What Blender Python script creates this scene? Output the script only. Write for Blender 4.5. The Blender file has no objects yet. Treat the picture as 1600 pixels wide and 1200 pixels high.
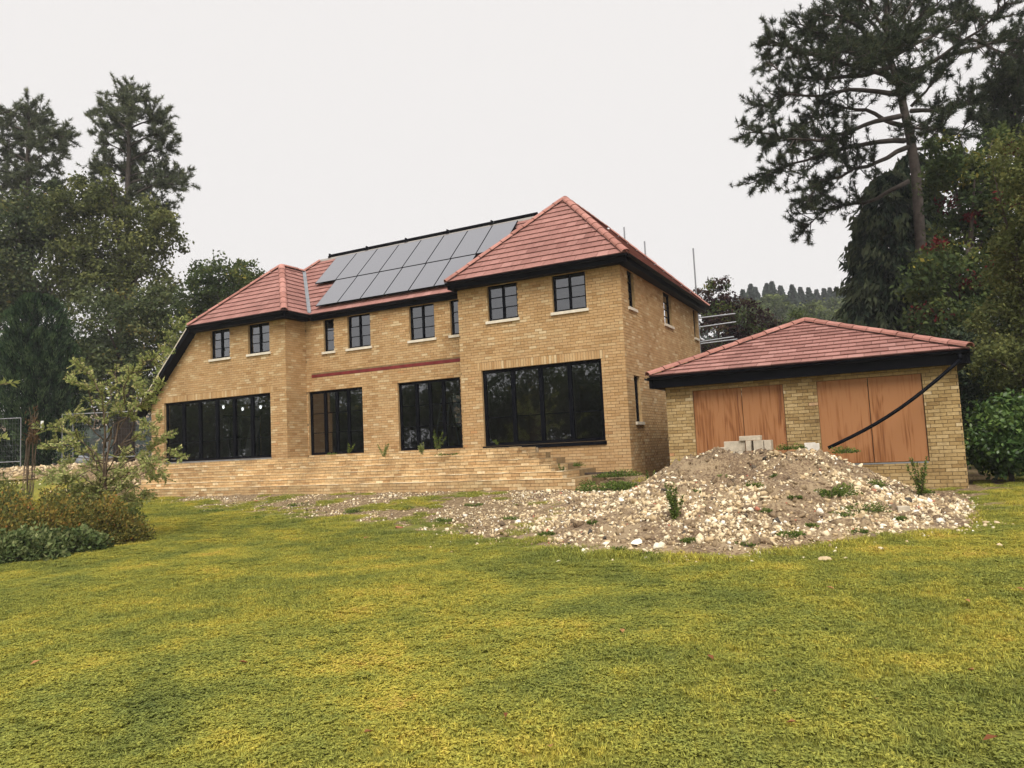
import bpy, math, random
import numpy as np
from mathutils import Matrix, Vector

random.seed(7)
rng = np.random.default_rng(7)
SC = bpy.context.scene
COL = SC.collection

# ------------------------------------------------------------------ camera
F_PX = 1160.0
YAW, PITCH, ROLL = [math.radians(a) for a in (26.97, 4.975, -2.727)]
CAM = np.array([5.88, -17.91, 0.73])
_f = np.array([-math.sin(YAW) * math.cos(PITCH), math.cos(YAW) * math.cos(PITCH), math.sin(PITCH)])
_r = np.array([math.cos(YAW), math.sin(YAW), 0.0])
_u = np.cross(_r, _f)
R2 = _r * math.cos(ROLL) + _u * math.sin(ROLL)
U2 = -_r * math.sin(ROLL) + _u * math.cos(ROLL)
cam_data = bpy.data.cameras.new("camera")
cam_data.sensor_width = 36.0
cam_data.lens = 36.0 * F_PX / 1600.0
cam_data.clip_start = 0.1
cam_data.clip_end = 2000.0
cam = bpy.data.objects.new("camera", cam_data)
cam.matrix_world = Matrix(((R2[0], U2[0], -_f[0], CAM[0]), (R2[1], U2[1], -_f[1], CAM[1]),
                           (R2[2], U2[2], -_f[2], CAM[2]), (0, 0, 0, 1)))
COL.objects.link(cam)
SC.camera = cam


def at(px, py, depth):
    """world point seen at photo pixel (1600x1200) at a given depth"""
    return CAM + depth * ((px - 800) / F_PX * R2 - (py - 600) / F_PX * U2 + _f)


# ------------------------------------------------------------------ sky, sun, exposure
SUN_EL, SUN_AZ = math.radians(52), math.radians(150)     # azimuth clockwise from +Y
world = bpy.data.worlds.new("World")
SC.world = world
world.use_nodes = True
wn = world.node_tree.nodes
wl = world.node_tree.links
wn.clear()
sky = wn.new("ShaderNodeTexSky")
sky.sky_type = 'NISHITA'
sky.sun_disc = False
sky.sun_elevation = SUN_EL
sky.sun_rotation = SUN_AZ
sky.dust_density = 5.0
mixc = wn.new("ShaderNodeMix")
mixc.data_type = 'RGBA'
mixc.inputs[0].default_value = 0.93
mixc.inputs[7].default_value = (7.15, 6.9, 6.72, 1)      # cloud deck
bg = wn.new("ShaderNodeBackground")
bg.inputs[1].default_value = 0.1
wo = wn.new("ShaderNodeOutputWorld")
wl.new(sky.outputs[0], mixc.inputs[6])
wl.new(mixc.outputs[2], bg.inputs[0])
wl.new(bg.outputs[0], wo.inputs[0])
sd = bpy.data.lights.new("sun", 'SUN')
sd.energy = 3.0
sd.angle = math.radians(35)
sd.color = (1.0, 0.95, 0.87)
sun = bpy.data.objects.new("sun", sd)
d = Vector((math.sin(SUN_AZ) * math.cos(SUN_EL), math.cos(SUN_AZ) * math.cos(SUN_EL), math.sin(SUN_EL)))
sun.rotation_euler = d.to_track_quat('Z', 'Y').to_euler()
sun.location = (0, -10, 40)
COL.objects.link(sun)
SC.view_settings.view_transform = 'Standard'
SC.view_settings.look = 'None'
SC.view_settings.exposure = 0.42
SC.view_settings.gamma = 1.0
SC.view_settings.use_curve_mapping = False
SC.cycles.max_bounces = 5
SC.cycles.diffuse_bounces = 2
SC.cycles.glossy_bounces = 3
SC.cycles.transmission_bounces = 4
SC.cycles.transparent_max_bounces = 10
SC.cycles.volume_bounces = 0
SC.cycles.caustics_reflective = False
SC.cycles.caustics_refractive = False


# ------------------------------------------------------------------ materials
def new_mat(name):
    m = bpy.data.materials.new(name)
    m.use_nodes = True
    nt = m.node_tree
    b = nt.nodes["Principled BSDF"]
    return m, nt, b


def N(nt, typ, **kw):
    n = nt.nodes.new(typ)
    for k, v in kw.items():
        setattr(n, k, v)
    return n


def ramp_node(nt, stops):
    r = N(nt, "ShaderNodeValToRGB")
    e = r.color_ramp.elements
    while len(e) < len(stops):
        e.new(0.5)
    for el, (p, c) in zip(e, stops):
        el.position = p
        el.color = (c[0], c[1], c[2], 1)
    return r


def mat(name, col, rough=0.8, var=0.18, scale=4.0, bump=0.0, bscale=40.0, metallic=0.0, spec=0.3, stretch=None):
    m, nt, b = new_mat(name)
    tc = N(nt, "ShaderNodeNewGeometry")
    src = tc.outputs["Position"]
    if stretch:
        mp = N(nt, "ShaderNodeMapping")
        mp.inputs["Scale"].default_value = stretch
        nt.links.new(src, mp.inputs[0])
        src = mp.outputs[0]
    no = N(nt, "ShaderNodeTexNoise")
    no.inputs["Scale"].default_value = scale
    no.inputs["Detail"].default_value = 5
    nt.links.new(src, no.inputs["Vector"])
    lo = [c * (1 - var) for c in col]
    hi = [min(1, c * (1 + var)) for c in col]
    r = ramp_node(nt, [(0.3, lo), (0.7, hi)])
    nt.links.new(no.outputs[0], r.inputs[0])
    nt.links.new(r.outputs[0], b.inputs["Base Color"])
    b.inputs["Roughness"].default_value = rough
    b.inputs["Metallic"].default_value = metallic
    b.inputs["Specular IOR Level"].default_value = spec
    if bump:
        n2 = N(nt, "ShaderNodeTexNoise")
        n2.inputs["Scale"].default_value = bscale
        n2.inputs["Detail"].default_value = 3
        nt.links.new(src, n2.inputs["Vector"])
        bp = N(nt, "ShaderNodeBump")
        bp.inputs["Strength"].default_value = bump
        bp.inputs["Distance"].default_value = 0.02
        nt.links.new(n2.outputs[0], bp.inputs["Height"])
        nt.links.new(bp.outputs[0], b.inputs["Normal"])
    return m


def tone_mat(name, stops, rough=0.85, dirt=0.25, dscale=1.2, fine=18.0, spec=0.2, bump=0.3, bscale=60):
    """colour picked per piece by the 'tone' attribute, weathered by noise"""
    m, nt, b = new_mat(name)
    a = N(nt, "ShaderNodeAttribute", attribute_name="tone")
    r = ramp_node(nt, stops)
    nt.links.new(a.outputs["Fac"], r.inputs[0])
    g = N(nt, "ShaderNodeNewGeometry")
    n1 = N(nt, "ShaderNodeTexNoise")
    n1.inputs["Scale"].default_value = dscale
    n1.inputs["Detail"].default_value = 6
    nt.links.new(g.outputs["Position"], n1.inputs["Vector"])
    n2 = N(nt, "ShaderNodeTexNoise")
    n2.inputs["Scale"].default_value = fine
    n2.inputs["Detail"].default_value = 4
    nt.links.new(g.outputs["Position"], n2.inputs["Vector"])
    ad = N(nt, "ShaderNodeMath", operation='ADD')
    nt.links.new(n1.outputs[0], ad.inputs[0])
    nt.links.new(n2.outputs[0], ad.inputs[1])
    mr = N(nt, "ShaderNodeMapRange")
    mr.inputs["From Min"].default_value = 0.7
    mr.inputs["From Max"].default_value = 1.3
    mr.inputs["To Min"].default_value = 1 - dirt
    mr.inputs["To Max"].default_value = 1 + dirt
    nt.links.new(ad.outputs[0], mr.inputs["Value"])
    mx = N(nt, "ShaderNodeMix", data_type='RGBA', blend_type='MULTIPLY')
    mx.inputs[0].default_value = 1
    nt.links.new(r.outputs[0], mx.inputs[6])
    nt.links.new(mr.outputs[0], mx.inputs[7])
    nt.links.new(mx.outputs[2], b.inputs["Base Color"])
    b.inputs["Roughness"].default_value = rough
    b.inputs["Specular IOR Level"].default_value = spec
    if bump:
        n3 = N(nt, "ShaderNodeTexNoise")
        n3.inputs["Scale"].default_value = bscale
        nt.links.new(g.outputs["Position"], n3.inputs["Vector"])
        bp = N(nt, "ShaderNodeBump")
        bp.inputs["Strength"].default_value = bump
        bp.inputs["Distance"].default_value = 0.01
        nt.links.new(n3.outputs[0], bp.inputs["Height"])
        nt.links.new(bp.outputs[0], b.inputs["Normal"])
    return m


def leaf_mat(name, stops, transl=0.3, gloss=0.0):
    m = bpy.data.materials.new(name)
    m.use_nodes = True
    nt = m.node_tree
    nt.nodes.clear()
    a = N(nt, "ShaderNodeAttribute", attribute_name="tone")
    r = ramp_node(nt, stops)
    nt.links.new(a.outputs["Fac"], r.inputs[0])
    df = N(nt, "ShaderNodeBsdfDiffuse")
    tr = N(nt, "ShaderNodeBsdfTranslucent")
    nt.links.new(r.outputs[0], df.inputs[0])
    nt.links.new(r.outputs[0], tr.inputs[0])
    mx = N(nt, "ShaderNodeMixShader")
    mx.inputs[0].default_value = transl
    nt.links.new(df.outputs[0], mx.inputs[1])
    nt.links.new(tr.outputs[0], mx.inputs[2])
    out = mx.outputs[0]
    if gloss:
        gl = N(nt, "ShaderNodeBsdfGlossy")
        gl.inputs["Roughness"].default_value = 0.35
        m2 = N(nt, "ShaderNodeMixShader")
        m2.inputs[0].default_value = gloss
        nt.links.new(out, m2.inputs[1])
        nt.links.new(gl.outputs[0], m2.inputs[2])
        out = m2.outputs[0]
    o = N(nt, "ShaderNodeOutputMaterial")
    nt.links.new(out, o.inputs[0])
    return m


M = {}
M['brick'] = tone_mat("buff_brick", [(0.0, (.345, .20, .09)), (.22, (.415, .258, .118)), (.5, (.465, .298, .148)),
                                     (.8, (.505, .35, .185)), (.93, (.59, .455, .275)), (1.0, (.46, .24, .10))], dirt=.14)
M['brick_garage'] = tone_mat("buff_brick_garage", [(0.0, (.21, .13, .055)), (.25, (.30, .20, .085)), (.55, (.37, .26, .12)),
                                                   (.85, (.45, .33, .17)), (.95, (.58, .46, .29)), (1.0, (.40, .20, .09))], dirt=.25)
M['brick_step'] = tone_mat("step_brick", [(0.0, (.36, .215, .10)), (.3, (.46, .30, .15)), (.6, (.53, .365, .19)),
                                          (.85, (.61, .455, .26)), (1.0, (.74, .61, .41))], dirt=.25)
M['mortar'] = mat("mortar", (.235, .165, .085), .95, .2, 6, .2)
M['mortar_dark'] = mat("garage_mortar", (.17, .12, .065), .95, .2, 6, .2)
M['tile'] = tone_mat("red_tile", [(0, (.235, .108, .092)), (.3, (.285, .138, .118)), (.7, (.32, .158, .136)), (1, (.375, .195, .17))],
                     rough=.8, dirt=.17, dscale=.9, bump=.15)
M['ridge'] = tone_mat("ridge_tile_red", [(0, (.31, .14, .112)), (.5, (.36, .165, .135)), (1, (.43, .21, .175))], rough=.75, dirt=.2, dscale=3)
M['underlay'] = mat("roof_underlay", (.10, .04, .035), .9)
M['black'] = mat("black_trim", (.002, .0025, .005), .5, .2, 5, spec=.06)
M['frame'] = mat("black_window_frame", (.002, .0025, .005), .5, .2, 5, spec=.06)
M['stone'] = mat("cast_stone_sill", (.66, .60, .50), .85, .12, 9, .1)
M['lead'] = mat("lead_flashing", (.20, .215, .235), .5, .15, 6)
M['redsteel'] = mat("red_oxide_steel", (.16, .022, .022), .6, .25, 6)
M['concrete'] = mat("concrete_block", (.47, .41, .32), .95, .15, 14, .4, 60)
M['palestone'] = mat("pale_stone", (.62, .58, .52), .9, .15, 9, .2)
M['inside'] = mat("inside_blockwork", (.20, .165, .13), .95, .2, 3)
M['insidewood'] = mat("inside_timber", (.34, .24, .14), .8, .2, 5)
M['plaster'] = mat("inside_plasterboard", (.42, .40, .38), .9, .1, 3)
M['slab'] = mat("inside_floor", (.12, .105, .09), .9, .2, 3)
M['steel'] = mat("galvanised_steel", (.27, .28, .30), .5, .15, 8, metallic=.6)
M['white'] = mat("white_plastic", (.75, .75, .73), .5, .05, 5)
M['timber'] = mat("sawn_timber", (.42, .30, .17), .85, .25, 6, .2, stretch=(2, 14, 14))
M['darktimber'] = mat("weathered_timber", (.06, .045, .035), .9, .3, 6)
M['bark'] = mat("tree_bark", (.075, .06, .05), .95, .4, 7, .6, 18)
M['pinebark'] = mat("pine_bark", (.062, .05, .043), .95, .4, 5, .6, 14)
M['twig'] = mat("thin_twigs", (.12, .085, .06), .9, .3, 7)
M['soil'] = mat("dark_soil", (.075, .05, .035), .97, .35, 3, .6, 12)

# panel: dark cells under slightly matt glass
m, nt, b = new_mat("solar_glass")
b.inputs["Base Color"].default_value = (.15, .155, .18, 1)
b.inputs["Roughness"].default_value = .28
b.inputs["Specular IOR Level"].default_value = .8
b.inputs["Coat Weight"].default_value = .5
b.inputs["Coat Roughness"].default_value = .15
M['solar'] = m

# window glass: fresnel reflection over a tinted clear pane
m = bpy.data.materials.new("window_glass")
m.use_nodes = True
nt = m.node_tree
nt.nodes.clear()
fr = N(nt, "ShaderNodeFresnel")
fr.inputs[0].default_value = 1.5
ts = N(nt, "ShaderNodeBsdfTransparent")
ts.inputs[0].default_value = (.55, .58, .60, 1)
gs = N(nt, "ShaderNodeBsdfGlossy")
gs.inputs["Roughness"].default_value = 0.01
gs.inputs["Color"].default_value = (.92, .95, 1, 1)
mx = N(nt, "ShaderNodeMixShader")
fm = N(nt, "ShaderNodeMath", operation='MULTIPLY', use_clamp=True)
fm.inputs[1].default_value = 4.2
nt.links.new(fr.outputs[0], fm.inputs[0])
nt.links.new(fm.outputs[0], mx.inputs[0])
nt.links.new(ts.outputs[0], mx.inputs[1])
nt.links.new(gs.outputs[0], mx.inputs[2])
o = N(nt, "ShaderNodeOutputMaterial")
nt.links.new(mx.outputs[0], o.inputs[0])
M['glass'] = m

# red-brown plywood with cathedral grain
m, nt, b = new_mat("plywood")
tc = N(nt, "ShaderNodeTexCoord")
oi = N(nt, "ShaderNodeObjectInfo")
cx = N(nt, "ShaderNodeCombineXYZ")
ml = N(nt, "ShaderNodeMath", operation='MULTIPLY')
ml.inputs[1].default_value = 37.0
nt.links.new(oi.outputs["Random"], ml.inputs[0])
nt.links.new(ml.outputs[0], cx.inputs[0])
nt.links.new(ml.outputs[0], cx.inputs[2])
va = N(nt, "ShaderNodeVectorMath", operation='ADD')
nt.links.new(tc.outputs["Object"], va.inputs[0])
nt.links.new(cx.outputs[0], va.inputs[1])
mp = N(nt, "ShaderNodeMapping")
mp.inputs["Scale"].default_value = (2.6, 1, .42)
nt.links.new(va.outputs[0], mp.inputs[0])
n1 = N(nt, "ShaderNodeTexNoise")
n1.inputs["Scale"].default_value = 1.15
n1.inputs["Detail"].default_value = 2
n1.inputs["Distortion"].default_value = .5
nt.links.new(mp.outputs[0], n1.inputs["Vector"])
sn = N(nt, "ShaderNodeMath", operation='MULTIPLY')
sn.inputs[1].default_value = 46
nt.links.new(n1.outputs[0], sn.inputs[0])
s2 = N(nt, "ShaderNodeMath", operation='SINE')
nt.links.new(sn.outputs[0], s2.inputs[0])
mp2 = N(nt, "ShaderNodeMapping")
mp2.inputs["Scale"].default_value = (16, 16, .6)
nt.links.new(va.outputs[0], mp2.inputs[0])
n2 = N(nt, "ShaderNodeTexNoise")
n2.inputs["Scale"].default_value = 1.6
n2.inputs["Detail"].default_value = 2
nt.links.new(mp2.outputs[0], n2.inputs["Vector"])
m1 = N(nt, "ShaderNodeMath", operation='MULTIPLY_ADD')
m1.inputs[1].default_value = .075
nt.links.new(s2.outputs[0], m1.inputs[0])
nt.links.new(n2.outputs[0], m1.inputs[2])
n4 = N(nt, "ShaderNodeTexNoise")
n4.inputs["Scale"].default_value = .9
n4.inputs["Detail"].default_value = 3
nt.links.new(mp.outputs[0], n4.inputs["Vector"])
m5 = N(nt, "ShaderNodeMath", operation='MULTIPLY_ADD')
m5.inputs[1].default_value = .95
nt.links.new(n4.outputs[0], m5.inputs[0])
nt.links.new(m1.outputs[0], m5.inputs[2])
r = ramp_node(nt, [(.50, (.075, .026, .012)), (.66, (.17, .062, .022)), (.82, (.26, .105, .036)), (1.0, (.34, .155, .064))])
nt.links.new(m5.outputs[0], r.inputs[0])
nt.links.new(r.outputs[0], b.inputs["Base Color"])
b.inputs["Roughness"].default_value = .6
b.inputs["Specular IOR Level"].default_value = .25
M['ply'] = m

# lawn colours from world position (patches of green, yellow and moss)
def lawn_color(nt, bright=1.0):
    g = N(nt, "ShaderNodeNewGeometry")
    sp = N(nt, "ShaderNodeMapping")
    sp.inputs["Scale"].default_value = (1, 1, 0)
    nt.links.new(g.outputs["Position"], sp.inputs[0])
    outs = []
    for sc, det in ((.33, 5), (1.5, 5), (16.0, 3)):
        n = N(nt, "ShaderNodeTexNoise")
        n.inputs["Scale"].default_value = sc
        n.inputs["Detail"].default_value = det
        n.inputs["Roughness"].default_value = .6
        nt.links.new(sp.outputs[0], n.inputs["Vector"])
        outs.append(n.outputs[0])
    def madd(a, k, b_):
        q = N(nt, "ShaderNodeMath", operation='MULTIPLY_ADD')
        q.inputs[1].default_value = k
        nt.links.new(a, q.inputs[0])
        if b_ is not None:
            nt.links.new(b_, q.inputs[2])
        else:
            q.inputs[2].default_value = 0
        return q.outputs[0]
    s = madd(outs[0], 1.0, None)
    s = madd(outs[1], 1.0, s)
    s = madd(outs[2], .6, s)
    k = bright
    r = ramp_node(nt, [(.35, (.090 * k, .110 * k, .034 * k)), (.43, (.142 * k, .158 * k, .040 * k)),
                       (.50, (.205 * k, .205 * k, .044 * k)), (.565, (.295 * k, .258 * k, .048 * k)), (.66, (.40 * k, .275 * k, .078 * k))])
    dv = N(nt, "ShaderNodeMath", operation='MULTIPLY')
    dv.inputs[1].default_value = 1 / 2.6
    nt.links.new(s, dv.inputs[0])
    nt.links.new(dv.outputs[0], r.inputs[0])
    return r.outputs[0], g


def blade_material(name, bright, transl):
    m = bpy.data.materials.new(name)
    m.use_nodes = True
    nt = m.node_tree
    nt.nodes.clear()
    c, g = lawn_color(nt, bright)
    a = N(nt, "ShaderNodeAttribute", attribute_name="tone")
    mr = N(nt, "ShaderNodeMapRange")
    mr.inputs["To Min"].default_value = .35
    mr.inputs["To Max"].default_value = 1.75
    nt.links.new(a.outputs["Fac"], mr.inputs["Value"])
    mx = N(nt, "ShaderNodeMix", data_type='RGBA', blend_type='MULTIPLY')
    mx.inputs[0].default_value = 1
    nt.links.new(c, mx.inputs[6])
    nt.links.new(mr.outputs[0], mx.inputs[7])
    df = N(nt, "ShaderNodeBsdfDiffuse")
    tr = N(nt, "ShaderNodeBsdfTranslucent")
    nt.links.new(mx.outputs[2], df.inputs[0])
    nt.links.new(mx.outputs[2], tr.inputs[0])
    ms = N(nt, "ShaderNodeMixShader")
    ms.inputs[0].default_value = transl
    nt.links.new(df.outputs[0], ms.inputs[1])
    nt.links.new(tr.outputs[0], ms.inputs[2])
    o = N(nt, "ShaderNodeOutputMaterial")
    nt.links.new(ms.outputs[0], o.inputs[0])
    return m


M['blade'] = blade_material("grass_blade", 1.66, .32)

# ground: turf thatch where grass grows, stony soil where 'bare' says so
m, nt, b = new_mat("ground_soil_and_turf")
c, g = lawn_color(nt, .8)
at_ = N(nt, "ShaderNodeAttribute", attribute_name="bare")
n1 = N(nt, "ShaderNodeTexNoise")
n1.inputs["Scale"].default_value = 1.6
n1.inputs["Detail"].default_value = 7
n1.inputs["Roughness"].default_value = .7
nt.links.new(g.outputs["Position"], n1.inputs["Vector"])
n2 = N(nt, "ShaderNodeTexNoise")
n2.inputs["Scale"].default_value = 22
n2.inputs["Detail"].default_value = 4
nt.links.new(g.outputs["Position"], n2.inputs["Vector"])
rs = ramp_node(nt, [(.3, (.085, .055, .033)), (.5, (.19, .135, .08)), (.7, (.34, .26, .155))])
nt.links.new(n2.outputs[0], rs.inputs[0])
ad = N(nt, "ShaderNodeMath", operation='ADD')
nt.links.new(at_.outputs["Fac"], ad.inputs[0])
nt.links.new(n1.outputs[0], ad.inputs[1])
mr = N(nt, "ShaderNodeMapRange")
mr.inputs["From Min"].default_value = .78
mr.inputs["From Max"].default_value = 1.05
nt.links.new(ad.outputs[0], mr.inputs["Value"])
mx = N(nt, "ShaderNodeMix", data_type='RGBA')
nt.links.new(mr.outputs[0], mx.inputs[0])
nt.links.new(c, mx.inputs[6])
nt.links.new(rs.outputs[0], mx.inputs[7])
nt.links.new(mx.outputs[2], b.inputs["Base Color"])
b.inputs["Roughness"].default_value = .97
b.inputs["Specular IOR Level"].default_value = .1
bp = N(nt, "ShaderNodeBump")
bp.inputs["Strength"].default_value = .5
bp.inputs["Distance"].default_value = .03
nt.links.new(n2.outputs[0], bp.inputs["Height"])
nt.links.new(bp.outputs[0], b.inputs["Normal"])
M['ground'] = m

# heap soil: brown earth, chalk dust
m, nt, b = new_mat("heap_soil")
g = N(nt, "ShaderNodeNewGeometry")
n1 = N(nt, "ShaderNodeTexNoise")
n1.inputs["Scale"].default_value = 1.3
n1.inputs["Detail"].default_value = 6
n2 = N(nt, "ShaderNodeTexNoise")
n2.inputs["Scale"].default_value = 26
n2.inputs["Detail"].default_value = 5
for q in (n1, n2):
    nt.links.new(g.outputs["Position"], q.inputs["Vector"])
ad = N(nt, "ShaderNodeMath", operation='MULTIPLY_ADD')
ad.inputs[1].default_value = .8
nt.links.new(n1.outputs[0], ad.inputs[0])
nt.links.new(n2.outputs[0], ad.inputs[2])
r = ramp_node(nt, [(.58, (.07, .042, .024)), (.80, (.16, .105, .06)), (1.0, (.30, .22, .13))])
nt.links.new(ad.outputs[0], r.inputs[0])
nt.links.new(r.outputs[0], b.inputs["Base Color"])
b.inputs["Roughness"].default_value = .97
bp = N(nt, "ShaderNodeBump")
bp.inputs["Strength"].default_value = .7
bp.inputs["Distance"].default_value = .04
nt.links.new(n2.outputs[0], bp.inputs["Height"])
nt.links.new(bp.outputs[0], b.inputs["Normal"])
M['heap'] = m
M['chalk'] = tone_mat("chalk_and_flint", [(0, (.07, .06, .05)), (.12, (.19, .135, .085)), (.3, (.44, .32, .18)), (.55, (.64, .51, .32)),
                                          (.8, (.78, .69, .50)), (.97, (.82, .78, .70)), (1, (.40, .16, .10))], dirt=.2, fine=30, bump=.4)

# foliage
M['pine'] = leaf_mat("pine_needles", [(0, (.025, .036, .025)), (.5, (.055, .070, .042)), (1, (.11, .122, .06))], .15)
M['pine_far'] = leaf_mat("pine_needles_left", [(0, (.055, .070, .046)), (.5, (.115, .135, .08)), (1, (.20, .215, .115))], .2)  # needles lightened in colour in place of distance haze
M['oak'] = leaf_mat("oak_leaves", [(0, (.036, .052, .028)), (.5, (.085, .108, .05)), (.9, (.16, .175, .075)), (1, (.22, .17, .05))], .25)
M['mid'] = leaf_mat("mid_green_leaves", [(0, (.032, .052, .024)), (.5, (.075, .105, .040)), (.95, (.13, .15, .045)), (1, (.28, .24, .05))], .3)
M['olive'] = leaf_mat("olive_leaves", [(0, (.05, .062, .026)), (.5, (.12, .138, .052)), (1, (.22, .225, .08))], .3)
M['dark'] = leaf_mat("dark_conifer_leaves", [(0, (.014, .025, .018)), (.5, (.036, .054, .034)), (1, (.085, .10, .055))], .12)
M['cypress'] = leaf_mat("cypress_sprays", [(0, (.008, .018, .010)), (.5, (.026, .052, .026)), (1, (.075, .115, .05))], .12)
M['copper'] = leaf_mat("copper_leaves", [(0, (.022, .013, .018)), (.5, (.055, .032, .035)), (.8, (.10, .065, .045)), (1, (.12, .12, .05))], .2)
M['crimson'] = leaf_mat("crimson_leaves", [(0, (.06, .012, .015)), (1, (.17, .035, .03))], .25)
M['laurel'] = leaf_mat("laurel_leaves", [(0, (.022, .05, .016)), (.5, (.06, .115, .032)), (1, (.16, .24, .065))], .25, .025)
M['sapling'] = leaf_mat("sapling_leaves", [(0, (.11, .15, .045)), (.5, (.23, .275, .09)), (.9, (.40, .42, .16)), (1, (.55, .50, .24))], .35)
M['autumn'] = leaf_mat("turning_leaves", [(0, (.06, .055, .022)), (.35, (.14, .155, .05)), (.6, (.26, .22, .06)), (.85, (.38, .26, .07)), (1, (.34, .15, .05))], .3)
M['bedgreen'] = leaf_mat("bed_leaves", [(0, (.035, .055, .022)), (.5, (.14, .185, .07)), (1, (.36, .37, .17))], .25)
M['dead'] = leaf_mat("dead_stems", [(0, (.06, .035, .02)), (1, (.19, .12, .07))], .1)
M['weed'] = leaf_mat("weed_leaves", [(0, (.05, .085, .02)), (.5, (.11, .16, .038)), (1, (.24, .28, .07))], .3)
M['umbel'] = leaf_mat("yellow_flowers", [(0, (.40, .36, .04)), (1, (.65, .58, .10))], .3)
M['hillconifer'] = leaf_mat("hill_conifers", [(0, (.022, .035, .03)), (1, (.05, .068, .048))], .1)
M['hilloak'] = leaf_mat("hill_trees", [(0, (.045, .062, .028)), (.5, (.085, .11, .045)), (1, (.15, .18, .06))], .2)
M['fallen'] = leaf_mat("fallen_leaf", [(0, (.16, .06, .03)), (1, (.42, .22, .10))], .1)


# ------------------------------------------------------------------ object helpers
ORG = {}


def tag(ob, label=None, cat=None, group=None, kind=None):
    if label:
        ob["label"] = label
    if cat:
        ob["category"] = cat
    if group:
        ob["group"] = group
    if kind:
        ob["kind"] = kind
    return ob


def empty(name, loc, label, cat, group=None):
    e = bpy.data.objects.new(name, None)
    e.location = loc
    e.empty_display_size = .2
    COL.objects.link(e)
    ORG[e] = np.array(loc, float)
    return tag(e, label, cat, group)


def make_mesh(name, V, F, mats, tone=None, smooth=False, midx=None):
    me = bpy.data.meshes.new(name)
    V = np.asarray(V, np.float32)
    if isinstance(F, np.ndarray):
        n, k = F.shape
        me.vertices.add(len(V))
        me.vertices.foreach_set("co", V.ravel())
        me.loops.add(n * k)
        me.loops.foreach_set("vertex_index", F.astype(np.int32).ravel())
        me.polygons.add(n)
        me.polygons.foreach_set("loop_start", np.arange(0, n * k, k, dtype=np.int32))
        me.update(calc_edges=True)
    else:
        me.from_pydata([tuple(map(float, v)) for v in V], [], F)
    for mt in (mats if isinstance(mats, (list, tuple)) else [mats]):
        me.materials.append(mt)
    if midx is not None:
        me.polygons.foreach_set("material_index", np.asarray(midx, np.int32))
    if tone is not None:
        a = me.attributes.new("tone", 'FLOAT', 'POINT')
        a.data.foreach_set("value", np.asarray(tone, np.float32))
    if smooth:
        me.polygons.foreach_set("use_smooth", np.ones(len(me.polygons), bool))
    me.update()
    return me


def obj(name, V, F, mats, parent=None, tone=None, smooth=False, midx=None):
    """V in world coordinates; the object's origin is its parent's (or the thing's own base)"""
    V = np.asarray(V, float)
    org = ORG[parent] if parent is not None else np.array([V[:, 0].mean(), V[:, 1].mean(), V[:, 2].min()])
    me = make_mesh(name, V - org, F, mats, tone, smooth, midx)
    ob = bpy.data.objects.new(name, me)
    if parent is not None:
        ob.parent = parent
    else:
        ob.location = org
    COL.objects.link(ob)
    ORG[ob] = org
    return ob


BOXF = [(0, 3, 2, 1), (4, 5, 6, 7), (0, 1, 5, 4), (1, 2, 6, 5), (2, 3, 7, 6), (3, 0, 4, 7)]


class MB:
    def __init__(s):
        s.V, s.F, s.T = [], [], []

    def add(s, V, F, tone=0.5):
        k = len(s.V)
        s.V.extend([tuple(v) for v in V])
        s.F.extend([tuple(i + k for i in f) for f in F])
        s.T.extend([tone] * len(V))
        return s

    def box(s, x0, x1, y0, y1, z0, z1, tone=.5):
        return s.add([(x0, y0, z0), (x1, y0, z0), (x1, y1, z0), (x0, y1, z0),
                      (x0, y0, z1), (x1, y0, z1), (x1, y1, z1), (x0, y1, z1)], BOXF, tone)

    def obox(s, o, ax, ay, az, tone=.5):
        o, ax, ay, az = [np.asarray(q, float) for q in (o, ax, ay, az)]
        return s.add([o, o + ax, o + ax + ay, o + ay, o + az, o + ax + az, o + ax + ay + az, o + ay + az], BOXF, tone)

    def tube(s, pts, rad, n=8, tone=.5, cap=True):
        V, F = tube(pts, rad, n, cap)
        return s.add(V, F, tone)

    def build(s, name, mats, parent=None, smooth=False, tone=True):
        return obj(name, s.V, s.F, mats, parent, s.T if tone else None, smooth)


def tube(pts, rad, n=8, cap=True):
    pts = [np.asarray(p, float) for p in pts]
    if np.isscalar(rad):
        rad = [rad] * len(pts)
    V, F = [], []
    for i, p in enumerate(pts):
        t = pts[min(i + 1, len(pts) - 1)] - pts[max(i - 1, 0)]
        t = t / (np.linalg.norm(t) + 1e-9)
        a = np.array([0, 0, 1.]) if abs(t[2]) < .9 else np.array([1., 0, 0])
        u = np.cross(t, a)
        u /= np.linalg.norm(u)
        v = np.cross(t, u)
        for k in range(n):
            an = 2 * math.pi * k / n
            V.append(p + rad[i] * (math.cos(an) * u + math.sin(an) * v))
    for i in range(len(pts) - 1):
        for k in range(n):
            a, b_ = i * n + k, i * n + (k + 1) % n
            F.append((a, b_, b_ + n, a + n))
    if cap:
        F.append(tuple(range(n))[::-1])
        F.append(tuple(range((len(pts) - 1) * n, len(pts) * n)))
    return V, F


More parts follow.
